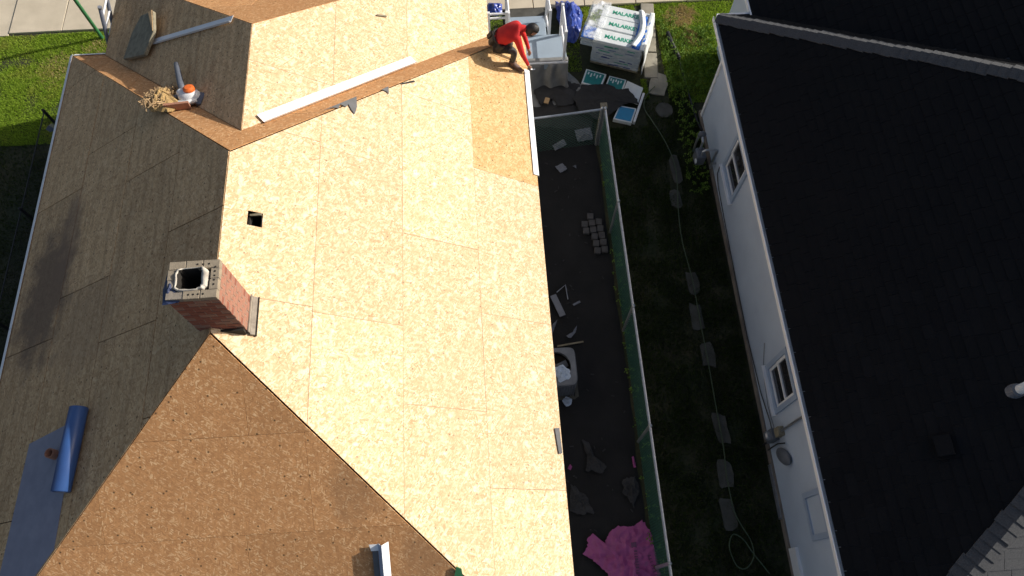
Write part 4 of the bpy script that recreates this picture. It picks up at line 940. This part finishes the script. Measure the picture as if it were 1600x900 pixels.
tag(crumple('plastic_rag', [(1.45, 8.95), (1.7, 9.1), (1.76, 8.95), (1.5, 8.82)], .04, .07, 8, M['paper'], rings=5, n=30, seed=23.), 'pale scrap caught behind the short fence run', 'plastic scrap')

# ------------------------------------------------------------------ dirt yard debris
pvs = []
for r in range(6):
    for c in range(3):
        if (r, c) in ((0, 0), (0, 2), (4, 0), (5, 0), (3, 0)): continue
        x = 1.92 + .145 * c + .012 * r; y = 7.16 - .155 * r + .02 * c
        o = bevel(MB().box((x, y, .075 + random.uniform(0, .015)), (.125, .135, .06), rotz(-.08 + random.uniform(-.07, .07))).build('paver', M['paver']), .008)
        tag(o, 'small grey paver on the dirt, %s row from the far end, %s column' % (('first', 'second', 'third', 'fourth', 'fifth', 'sixth')[r], ('left', 'middle', 'right')[c]), 'paver', 'pavers on the dirt'); pvs.append(o)
def scrap(name, pts, z, mat, label, cat, amp=.02):
    return tag(crumple(name, pts, z, amp * 1.8, 11, M[mat], rings=7, n=44, seed=random.uniform(0, 50), jag=.11), label, cat)
scrap('paper_scrap', [(1.47, 8.42), (1.63, 8.5), (1.72, 8.33), (1.55, 8.23)], .07, 'paper', 'pale paper scrap on the dark dirt near the fence corner', 'paper scrap')
scrap('paper_scrap', [(1.82, 8.4), (1.9, 8.42), (1.9, 8.34)], .07, 'paper', 'tiny pale scrap right of the larger paper', 'paper scrap')
tag(MB().box((1.235, 5.28, .10), (.12, .46, .03), rotz(.33)).build('trim_board', M['paper']), 'pale grey board lying on the dirt close to the eave', 'board')
tag(MB().box((1.60, 5.31, .08), (.15, .04, .03), rotz(.45)).build('wood_stick', M['paper']), 'short pale stick right of the grey board on the dirt', 'stick')
tag(MB().tube([(1.24, 5.56, .09), (1.42, 5.70, .1), (1.44, 5.4, .09)], .012, 6).build('bent_wire', M['grey_metal']), 'bent wire on the dirt above the grey board', 'wire')
scrap('paper_scrap', [(1.33, 4.66), (1.46, 4.72), (1.56, 4.86), (1.52, 4.72), (1.42, 4.62)], .07, 'paper', 'torn pale scrap on the dirt beyond the air conditioner', 'paper scrap', .04)
scrap('paper_scrap', [(1.02, 4.72), (1.1, 4.9), (1.2, 5.0), (1.16, 4.9), (1.07, 4.7)], .07, 'paper', 'curved pale sliver close to the eave beyond the air conditioner', 'paper scrap', .03)
tag(MB().box((1.4, 4.5, .08), (.5, .03, .02), rotz(.12)).build('wood_stick', M['wood_grey']), 'thin brown stick on the dirt behind the air conditioner', 'stick')
ac = thing('air_conditioner', 'grey outdoor air conditioner with round fan opening below the eave', 'air conditioner', (1.08, 3.88, 0))
AX0, AX1, AY0, AY1, AZ = .66, 1.40, 3.52, 4.22, .74
casing = MB(); n4 = 40; vv, ff = [], []
def rsq(t, a, b, e): c, s_ = math.cos(t), math.sin(t); return (a * math.copysign(abs(c) ** (2 / e), c), b * math.copysign(abs(s_) ** (2 / e), s_))
acx, acy = (AX0 + AX1) / 2, (AY0 + AY1) / 2
for (kind, z) in (('o', .05), ('o', AZ - .02), ('o2', AZ), ('i', AZ + .01), ('i', AZ - .08)):
    for k in range(n4):
        t = 2 * math.pi * k / n4
        x, y = rsq(t, .37, .35, 7) if kind == 'o' else (rsq(t, .355, .335, 7) if kind == 'o2' else (.27 * math.cos(t), .27 * math.sin(t))); vv.append((acx + x, acy + y, z))
for j in range(4):
    for k in range(n4): ff.append((j * n4 + k, j * n4 + (k + 1) % n4, (j + 1) * n4 + (k + 1) % n4, (j + 1) * n4 + k))
casing.add(vv, ff).build('casing', M['ac'], ac)
MB().tube([(acx, acy, AZ - .20), (acx, acy, AZ - .19)], .28, 28).build('fan_well', M['dark'], ac)
for k in range(3): MB().box(Vector((acx, acy, AZ - .12)) + rotz(2.09 * k + .4) @ Vector((.13, 0, 0)), (.22, .12, .006), rotz(2.09 * k + .4) @ Matrix.Rotation(.35, 3, 'X')).build('fan_blade', M['ac'], ac)
MB().tube([(acx, acy, AZ - .17), (acx, acy, AZ - .07)], .05, 14).build('hub', M['black'], ac)
for k in range(14): MB().box((AX0 + .07 + .048 * k, AY0 - .004, .38), (.012, .014, .58)).build('fin', M['grey_plastic'], ac)
tag(MB().box((acx, acy, .025), (.86, .84, .05)).build('equipment_pad', M['concrete_old_shade']), 'concrete pad under the air conditioner', 'pad')
scrap('paper_scrap', [(1.02, 3.83), (1.15, 3.88), (1.28, 3.78), (1.25, 3.62), (1.08, 3.58), (1.0, 3.7)], AZ + .0, 'trim', 'blue white crumpled paper lying on the air conditioner', 'paper scrap', .05)
scrap('paper_scrap', [(1.14, 3.43), (1.22, 3.5), (1.33, 3.44), (1.3, 3.33), (1.2, 3.31)], .08, 'trim', 'blue white crumpled paper on the dirt nearer than the air conditioner', 'paper scrap', .05)
scrap('pink_scrap', [(1.13, 2.22), (1.18, 2.29), (1.22, 2.24), (1.18, 2.18)], .08, 'pink', 'tiny pink plastic scrap by the eave', 'plastic scrap')
scrap('pink_scrap', [(2.27, 2.35), (2.31, 2.36), (2.33, 2.15), (2.28, 2.15)], .08, 'pink', 'small red pink scrap at the fence foot', 'plastic scrap')
scrap('felt_scrap', [(1.42, 2.72), (1.55, 2.62), (1.62, 2.4), (1.84, 2.2), (1.75, 2.1), (1.45, 2.15), (1.5, 2.4)], .07, 'felt', 'torn grey felt scrap in the middle of the dark dirt', 'felt scrap', .05)
scrap('felt_scrap', [(1.15, 1.95), (1.4, 1.75), (1.5, 1.45), (1.3, 1.4), (1.1, 1.5)], .07, 'felt', 'dark grey felt scrap close to the eave above the pink plastic', 'felt scrap', .05)
scrap('felt_scrap', [(2.05, 2.0), (2.3, 2.05), (2.35, 1.75), (2.2, 1.5), (2.05, 1.75)], .07, 'felt', 'dark grey felt scrap beside the fence above the pink plastic', 'felt scrap', .05)
rb_ = MB()
for k in range(60):
    x, y = random.uniform(1.05, 2.3), random.uniform(.9, 8.5); rb_.box((x, y, .072), (random.uniform(.02, .07), random.uniform(.01, .025), .012), rotz(random.uniform(0, 3)))
struct(tag(rb_.build('rubble', M['felt']), 'fine rubble chips scattered over the dark dirt', 'rubble'), 'stuff')
pk_ = thing('pink_plastic_wrap', 'crumpled pink plastic wrapper with dark print by the fence', 'plastic wrap', (1.95, .7, 0))
pz = crumple('film', [(1.24, .80), (1.33, .86), (1.36, 1.04), (1.45, 1.12), (1.50, 1.02), (1.49, .90), (1.62, .92), (1.72, 1.10), (1.9, 1.22), (2.1, 1.17), (2.3, 1.27), (2.42, 1.1), (2.46, .8), (2.5, .1), (2.3, -.2), (1.8, .1), (1.6, .5), (1.4, .70)], .07, .17, 4.8, M['pink'], pk_, rings=20, n=150, seed=31., th=.003, jag=.02)
def surf_z(x, y):
    me = pz.data; best, bz_ = 9, .2
    for v in me.vertices:
        dd_ = (v.co.x - x) ** 2 + (v.co.y - y) ** 2
        if dd_ < best: best, bz_ = dd_, v.co.z
    return bz_
pm = MB(); pm.box((2.10, .88, surf_z(2.1, .88) + .03), (.085, .085, .004))
for k in range(9): y = .78 - .042 * k; pm.box((2.115 + random.uniform(-.004, .004), y, surf_z(2.11, y) + .028), (.055, .016 if k % 3 else .028, .004))
for k in range(7): y = .70 - .05 * k; pm.box((2.34 + .012 * k, y, surf_z(2.34 + .012 * k, y) + .028), (.05, .014, .004), rotz(.2))
pm.build('printed_mark', M['pink_print'], pk_)['kind'] = 'stuff'

# ------------------------------------------------------------------ hose, black pipe
def smooth_path(pts, n=8):
    P = [Vector(p) for p in pts]; out = []
    for i in range(len(P) - 1):
        p0, p1, p2, p3 = P[max(i - 1, 0)], P[i], P[i + 1], P[min(i + 2, len(P) - 1)]
        for k in range(n):
            t = k / n; out.append(.5 * ((2 * p1) + (p2 - p0) * t + (2 * p0 - 5 * p1 + 4 * p2 - p3) * t * t + (3 * p1 - p0 - 3 * p2 + p3) * t ** 3))
    return out + [P[-1]]
hp = [(3.84, 10.35), (3.59, 10.07), (3.52, 9.78), (3.62, 9.47), (3.82, 8.96), (3.93, 8.47), (3.95, 7.99), (3.86, 7.23), (3.83, 6.5), (3.89, 5.66), (3.9, 4.85), (3.91, 3.96), (3.91, 3.11), (3.91, 2.41), (3.88, 1.97), (3.88, 1.64), (3.9, 1.32), (3.99, 1.05), (4.09, .83), (4.09, .58), (3.94, .41), (3.79, .44), (3.72, .65), (3.72, .81), (3.82, .95), (3.97, .85), (4.08, .65), (4.2, .45), (4.3, .3)]
tag(MB().tube(smooth_path([(x, y, .075 + .01 * (i % 2)) for i, (x, y) in enumerate(hp)]), .010, 8).build('garden_hose', M['hose'], smooth=True), 'thin green garden hose snaking down the shaded side yard', 'hose')
bp_ = thing('drain_pipe', 'black drain pipe lying in the grass beside the white house', 'pipe', (4.4, 11.4, 0))
MB().tube([(4.33, 11.82, .09), (4.38, 11.5, .09), (4.48, 11.07, .08)], .05, 12).build('pipe', M['black'], bp_, smooth=True)
MB().tube(smooth_path([(4.48, 11.07, .08), (4.51, 10.53, .06), (4.56, 9.92, .06), (4.61, 9.4, .06), (4.66, 9.1, .1)]), .022, 8).build('thin_hose', M['black'], bp_, smooth=True)

# ------------------------------------------------------------------ left front: ladder, green pole
ld = thing('ladder', 'grey tubular ladder top standing above the left front eave', 'ladder', (-6.9, 10.2, 0))
for y in (9.95, 10.42): MB().tube([(-7.55, y, 0), (-6.45, y, 3.42)], .035, 12).build('side_rail', M['grey_plastic'], ld, smooth=True); MB().tube([(-6.455, y, 3.41), (-6.444, y, 3.45)], .037, 12).build('end_cap', M['grey_metal'], ld)
for k in range(11): z = .3 + k * .29; x = -7.55 + 1.1 * z / 3.42; MB().tube([(x, 9.97, z), (x, 10.4, z)], .018, 8).build('rung', M['white_metal'], ld)
tag(MB().tube([(-8.53, 12.55, 0), (-8.53, 12.55, 3.4)], .04, 12).build('pole', M['green_paint']), 'slim green metal pole planted at the lawn edge', 'pole')
dsp = MB().tube([(-8.18, 9.0, 0.02), (-8.18, 9.0, 1.5), (-8.12, 8.85, 1.62)], .07, 4); tag(dsp.build('fence_post', M['grey_plastic']), 'dark grey post beside the left eave at the lawn shadow', 'post')

# ------------------------------------------------------------------ worker
def worker():
    t = thing('person', 'person in red shirt and dark trousers crouching at the roof corner, reaching to the eave', 'person', (.5, 8.85, 2.95))
    zr = lambda x: RZ - (x - RX) * TP + .012
    J = {'pelvis': (.34, 8.87, 3.36), 'waist': (.45, 8.845, 3.50), 'chest': (.60, 8.81, 3.635), 'neckb': (.71, 8.795, 3.675), 'neck': (.775, 8.79, 3.69), 'headb': (.84, 8.785, 3.68),
         'shN': (.66, 8.655, 3.60), 'elN': (.745, 8.60, 3.29), 'wrN': (.84, 8.66, 2.98), 'haN': (.865, 8.675, 2.90),
         'shF': (.68, 8.945, 3.62), 'elF': (.80, 8.98, 3.33), 'wrF': (.87, 8.93, 3.08), 'haF': (.885, 8.92, 3.0),
         'hipN': (.33, 8.77, 3.33), 'knN': (.62, 8.66, 3.30), 'anN': (.585, 8.72, zr(.585) + .09),
         'hipF': (.33, 8.97, 3.33), 'knF': (.60, 9.02, 3.08), 'anF': (.25, 9.0, zr(.25) + .08)}
    R_ = {'pelvis': .135, 'waist': .135, 'chest': .15, 'neckb': .085, 'neck': .058, 'headb': .055, 'shN': .07, 'elN': .048, 'wrN': .032, 'haN': .034, 'shF': .07, 'elF': .048, 'wrF': .032, 'haF': .034,
          'hipN': .105, 'knN': .07, 'anN': .047, 'hipF': .105, 'knF': .07, 'anF': .047}
    E_ = [('pelvis', 'waist'), ('waist', 'chest'), ('chest', 'neckb'), ('neckb', 'neck'), ('neck', 'headb'), ('chest', 'shN'), ('shN', 'elN'), ('elN', 'wrN'), ('wrN', 'haN'), ('chest', 'shF'), ('shF', 'elF'), ('elF', 'wrF'), ('wrF', 'haF'),
          ('pelvis', 'hipN'), ('hipN', 'knN'), ('knN', 'anN'), ('pelvis', 'hipF'), ('hipF', 'knF'), ('knF', 'anF')]
    names = list(J); me = bpy.data.meshes.new('skel'); me.from_pydata([J[n] for n in names], [(names.index(a), names.index(b)) for a, b in E_], [])
    so_ = bpy.data.objects.new('skel', me); COL.objects.link(so_); m = so_.modifiers.new('skin', 'SKIN'); m.use_smooth_shade = True
    for i, n_ in enumerate(names):
        sv = me.skin_vertices[0].data[i]; sv.radius = (R_[n_], R_[n_]); sv.use_root = n_ == 'pelvis'
    s2 = so_.modifiers.new('sub', 'SUBSURF'); s2.levels = 2; s2.render_levels = 2
    dg = bpy.context.evaluated_depsgraph_get(); bm = bmesh.new(); bm.from_mesh(bpy.data.meshes.new_from_object(so_.evaluated_get(dg))); bpy.data.objects.remove(so_)
    def seg_d(p, a, b): a, b = Vector(a), Vector(b); u = max(0, min(1, (p - a).dot(b - a) / (b - a).length_squared)); return (p - a.lerp(b, u)).length, u
    PANT = {('pelvis', 'hipN'), ('hipN', 'knN'), ('knN', 'anN'), ('pelvis', 'hipF'), ('hipF', 'knF'), ('knF', 'anF')}; SK = {('neck', 'headb'), ('wrN', 'haN'), ('wrF', 'haF')}
    for f in bm.faces:
        c = f.calc_center_median(); best = min(((seg_d(c, J[a], J[b])[0] - .5 * (R_[a] + R_[b]), (a, b), seg_d(c, J[a], J[b])[1]) for a, b in E_), key=lambda q_: q_[0])
        e_, u = best[1], best[2]; f.material_index = 0; f.smooth = True
        if e_ in PANT: f.material_index = 3 if (e_[0].startswith('kn') and u < .75 or e_[1].startswith('kn') and u > .75) else 1
        elif e_ == ('pelvis', 'waist') and u < .35: f.material_index = 1
        elif e_ in SK: f.material_index = 2
    # head with face, joined into the same skin
    fwd = Vector((.62, -.12, -.55)).normalized(); upv = Vector((.62, -.05, .75)); upv = (upv - fwd * upv.dot(fwd)).normalized(); rt = fwd.cross(upv).normalized(); hc = Vector((.905, 8.775, 3.655))
    def hp_(r, f_, u): return hc + rt * r + fwd * f_ + upv * u
    nu, nv = 20, 14; rows = []
    for j in range(nv + 1):
        ph = math.pi * j / nv; row = []
        for i in range(nu):
            th_ = 2 * math.pi * i / nu; x, y, z = math.sin(ph) * math.cos(th_), math.sin(ph) * math.sin(th_), math.cos(ph)
            w_ = .078 * (1 - .22 * max(0, -z) ** 1.5); dp = .098 * (1 - .12 * max(0, -z)); ff_ = y
            nose = .024 * max(0, 1 - ((x / .2) ** 2 + ((z + .12) / .26) ** 2)) if y > 0 else 0
            eye = -.008 * (max(0, 1 - (((abs(x) - .38) / .22) ** 2 + ((z - .08) / .16) ** 2)) if y > 0 else 0)
            row.append(bm.verts.new(hp_(x * w_, ff_ * dp + nose + eye, z * .122)))
        rows.append(row)
    for j in range(nv):
        for i in range(nu):
            f = bm.faces.new((rows[j][i], rows[j][(i + 1) % nu], rows[j + 1][(i + 1) % nu], rows[j + 1][i])); f.material_index = 2; f.smooth = True
    def limb(pts, r, mi, n_=6):
        mb = MB().tube(pts, r, n_); vs_ = [bm.verts.new(v) for v in mb.v]
        for f_ in mb.f:
            try: f = bm.faces.new([vs_[i] for i in f_]); f.material_index = mi; f.smooth = True
            except ValueError: pass
    for s_ in (-1, 1): limb([hp_(s_ * .07, -.005, .02), hp_(s_ * .09, -.012, .02)], [.026, .02], 2, 8)
    for (w_, h_) in (('wrN', 'haN'), ('wrF', 'haF')):
        W_, H_ = Vector(J[w_]), Vector(J[h_]); d_ = (H_ - W_).normalized(); sd = d_.cross(Vector((0, .3, 1))).normalized(); pl = sd.cross(d_)
        for k, ln in enumerate((.062, .072, .068, .052)):
            b_ = H_ + sd * (.024 - .016 * k) + d_ * .02; limb([b_ - d_ * .02, b_ + d_ * ln * .5 + pl * .004, b_ + d_ * ln * .8 - pl * .016, b_ + d_ * ln * .85 - pl * .034], [.0095, .009, .008, .006], 2)
        limb([H_ - d_ * .015 + sd * .025, H_ + sd * .048 + d_ * .012, H_ + sd * .045 + d_ * .045 - pl * .012], [.011, .0095, .007], 2)
    bmesh.ops.recalc_face_normals(bm, faces=bm.faces)
    bme = bpy.data.meshes.new('body'); bm.to_mesh(bme); bm.free()
    for k in ('shirt', 'pants', 'skin', 'pants_grey'): bme.materials.append(M[k])
    bo = bpy.data.objects.new('body', bme); COL.objects.link(bo); attach(bo, t)
    # hair cap and beard follow the head
    def shell(sel, name, grow):
        mb = MB(); vs_, fs_ = [], []
        for j in range(nv + 1):
            ph = math.pi * j / nv
            for i in range(nu):
                th_ = 2 * math.pi * i / nu; x, y, z = math.sin(ph) * math.cos(th_), math.sin(ph) * math.sin(th_), math.cos(ph)
                g_ = grow + .006 * nz(x * 4, y * 4, z * 4); vs_.append(hp_(x * (.078 + g_), y * (.098 + g_), z * (.122 + g_)))
        for j in range(nv):
            for i in range(nu):
                ph = math.pi * (j + .5) / nv; th_ = 2 * math.pi * (i + .5) / nu; x, y, z = math.sin(ph) * math.cos(th_), math.sin(ph) * math.sin(th_), math.cos(ph)
                if sel(x, y, z): fs_.append((j * nu + i, j * nu + (i + 1) % nu, (j + 1) * nu + (i + 1) % nu, (j + 1) * nu + i))
        o = mb.add(vs_, fs_).build(name, M['hair'], t, smooth=True); m_ = o.modifiers.new('s', 'SOLIDIFY'); m_.thickness = .012; m_.offset = -1
    shell(lambda x, y, z: z > .38 or (y < .12 and z > -.45), 'hair', .018)
    shell(lambda x, y, z: (y > .05 and z < -.32 and not (abs(x) < .28 and -.48 < z < -.36 and y > .6)), 'beard', .012)
    for w_, (an, dr) in {'N': ('anN', Vector((.13, -.055, 0))), 'F': ('anF', Vector((.12, .03, 0)))}.items():
        a = Vector(J[an]); zt = lambda v: Vector((v.x, v.y, zr(v.x) + .035)); b0 = zt(a - dr * .45); b1 = zt(a + dr * .5); b2 = zt(a + dr * 1.35)
        bt = MB(); bt.tube([b0, b0.lerp(b1, .4) + Vector((0, 0, .015)), b1 + Vector((0, 0, .008)), b2], [.034, .05, .047, .03], 10); bt.tube([a + Vector((0, 0, .05)), a - Vector((0, 0, .05))], [.054, .05], 10)
        o = bt.build('boot', M['boot'], t, smooth=True)
    # tool belt with pouches
    tb = MB(); p0 = Vector(J['pelvis']).lerp(Vector(J['waist']), .45); axd = (Vector(J['waist']) - Vector(J['pelvis'])).normalized(); aa = axd.cross(Vector((0, 1, 0))).normalized(); bb = aa.cross(axd)
    ringp = [p0 + (aa * math.cos(2 * math.pi * k / 18) + bb * math.sin(2 * math.pi * k / 18)) * .152 for k in range(19)]; tb.tube(ringp, .022, 6, cap=False); tb.build('tool_belt', M['leather'], t)
    for (dx, dy, dz) in ((-.13, -.06, .0), (-.15, .08, -.02), (-.02, -.16, -.05)):
        bevel(MB().box(p0 + Vector((dx, dy, dz)), (.1, .09, .14), Euler((.2, .6, .3)).to_matrix()).build('pouch', M['leather'], t), .015)
    return J
J = worker()
ul = thing('utility_knife', 'small grey tool held at the eave by the crouching worker', 'tool', (.9, 8.68, 2.8))
MB().tube([(.86, 8.665, 2.83), (.93, 8.68, 2.80)], .014, 8).build('tool_handle', M['grey_metal'], ul); MB().box((.955, 8.685, 2.79), (.06, .02, .004), rotz(.2)).build('blade', M['galv'], ul)

# ------------------------------------------------------------------ grass and weeds (uncountable)
def blades(name, regions, mat, label, cat, hmin, hmax, wid, seed, excl=(), dry=False):
    rng = np.random.default_rng(seed); X, Y = [], []
    for (x0, x1, y0, y1, dens) in regions:
        n_ = int((x1 - x0) * (y1 - y0) * dens); X.append(rng.uniform(x0, x1, n_)); Y.append(rng.uniform(y0, y1, n_))
    X, Y = np.concatenate(X), np.concatenate(Y); keep = np.ones(len(X), bool)
    for (a, b, c, d_) in excl: keep &= ~((X > a) & (X < b) & (Y > c) & (Y < d_))
    # ragged outlines of the worn, straw-coloured patches: green blades stay out, dry blades stay in
    for (cx, cy, rx_, ry_) in ((4.74, 12.36, .36, .30), (4.85, 11.75, .16, .2), (-9.35, 11.7, .5, .45), (-8.55, 12.3, .35, .2)):
        rr_ = ((X - cx) / rx_) ** 2 + ((Y - cy) / ry_) ** 2 + .5 * np.sin(X * 23 + Y * 9) * np.sin(Y * 19) + rng.uniform(-.5, .5, len(X))
        if dry: keep = keep & True; X_in = (rr_ < 1) if cx == 4.74 else (X_in | (rr_ < 1))
        elif cx > 0: keep &= rr_ > .8
    if dry: keep &= X_in
    # clumpy
    cl = np.array([noise.noise(Vector((x * 2.3, y * 2.3, seed))) for x, y in zip(X[::1], Y[::1])]); keep &= cl > rng.uniform(-1.0, -.08, len(X))
    X, Y, cl = X[keep], Y[keep], cl[keep]; n_ = len(X)
    a = rng.uniform(0, 2 * np.pi, n_); h = rng.uniform(hmin, hmax, n_) * (1 + .6 * cl); w = wid * rng.uniform(.6, 1.3, n_); ln = rng.uniform(.2, .9, n_) * h; b = rng.uniform(0, 2 * np.pi, n_)
    v = np.zeros((n_, 3, 3), np.float32)
    v[:, 0] = np.stack([X - np.cos(a) * w, Y - np.sin(a) * w, np.zeros(n_)], 1); v[:, 1] = np.stack([X + np.cos(a) * w, Y + np.sin(a) * w, np.zeros(n_)], 1)
    v[:, 2] = np.stack([X + np.cos(b) * ln, Y + np.sin(b) * ln, h], 1)
    me = bpy.data.meshes.new(name); me.vertices.add(n_ * 3); me.vertices.foreach_set('co', v.ravel()); me.loops.add(n_ * 3); me.loops.foreach_set('vertex_index', np.arange(n_ * 3, dtype=np.int32))
    me.polygons.add(n_); me.polygons.foreach_set('loop_start', np.arange(0, n_ * 3, 3, dtype=np.int32)); me.update(calc_edges=True)
    at = me.attributes.new('tone', 'FLOAT', 'POINT'); at.data.foreach_set('value', np.repeat(np.clip(rng.normal(.45, .28, n_), 0, 1), 3).astype(np.float32))
    me.materials.append(mat); o = bpy.data.objects.new(name, me); COL.objects.link(o); tag(o, label, cat); o['kind'] = 'stuff'; return o
ex = [(3.68, 4.12, 9.95, 12.75), (3.8, 4.05, 7.6, 8.4), (3.83, 4.15, 9.58, 9.88), (.6, 1.95, 10.5, 12.8), (2.2, 3.55, 9.35, 10.9), (2.3, 3.7, 10.6, 12.2), (-7.0, .3, 9.0, 12.0)]
blades('grass', [(-13, -6.6, 9.7, 12.74, 8500), (2.5, 4.62, 10.05, 12.76, 8000), (1.9, 2.6, 10.9, 12.8, 3000), (4.55, 7.5, 9.9, 12.76, 8000), (-.2, .65, 9.6, 12.74, 2500)], M['grass'], 'mown lawn grass in front of the houses', 'grass', .02, .05, .008, 11, ex)
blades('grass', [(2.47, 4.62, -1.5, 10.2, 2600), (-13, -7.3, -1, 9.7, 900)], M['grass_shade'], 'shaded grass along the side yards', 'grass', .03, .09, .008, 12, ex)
blades('dry_grass', [(4.3, 5.2, 11.9, 12.76, 14000), (4.65, 5.05, 11.5, 12.0, 8000), (-10, -8.7, 11.1, 12.3, 2600), (-9.0, -8.1, 12.0, 12.6, 2600)], M['dry_grass'], 'patches of dry straw coloured grass in the lawn', 'grass', .02, .055, .009, 13, dry=True)
def weeds():
    rng = random.Random(5); mb = []; V, T = [], []
    for k in range(950):
        if rng.random() < .3: x, y = rng.uniform(4.15, 4.62), rng.uniform(7.6, 12.4)
        elif rng.random() < .8: x, y = rng.uniform(4.15, 5.4), rng.uniform(10.2, 12.0)
        else: x, y = 2.44 + rng.gauss(.05, .06), rng.uniform(-.5, 9)
        h = rng.uniform(.04, .2); tn = rng.random()
        for l in range(rng.randint(5, 9)):
            a = rng.uniform(0, 6.28); r = rng.uniform(.02, .065); w = rng.uniform(.007, .016); c, s_ = math.cos(a), math.sin(a); z0 = h * rng.uniform(.4, 1)
            V += [(x + c * .01, y + s_ * .01, z0), (x + c * r * .6 - s_ * w, y + s_ * r * .6 + c * w, z0 + .02), (x + c * r, y + s_ * r, z0 - .01), (x + c * r * .6 + s_ * w, y + s_ * r * .6 - c * w, z0 + .02)]; T += [min(1, max(0, tn + rng.uniform(-.2, .2)))] * 4
    me = bpy.data.meshes.new('weeds'); me.from_pydata(V, [], [(i, i + 1, i + 2, i + 3) for i in range(0, len(V), 4)]); at = me.attributes.new('tone', 'FLOAT', 'POINT'); at.data.foreach_set('value', T)
    me.materials.append(M['weed']); o = bpy.data.objects.new('weeds', me); COL.objects.link(o); tag(o, 'leafy weeds growing along the white wall and fence', 'weeds'); o['kind'] = 'stuff'
weeds()
bpy.context.view_layer.update()
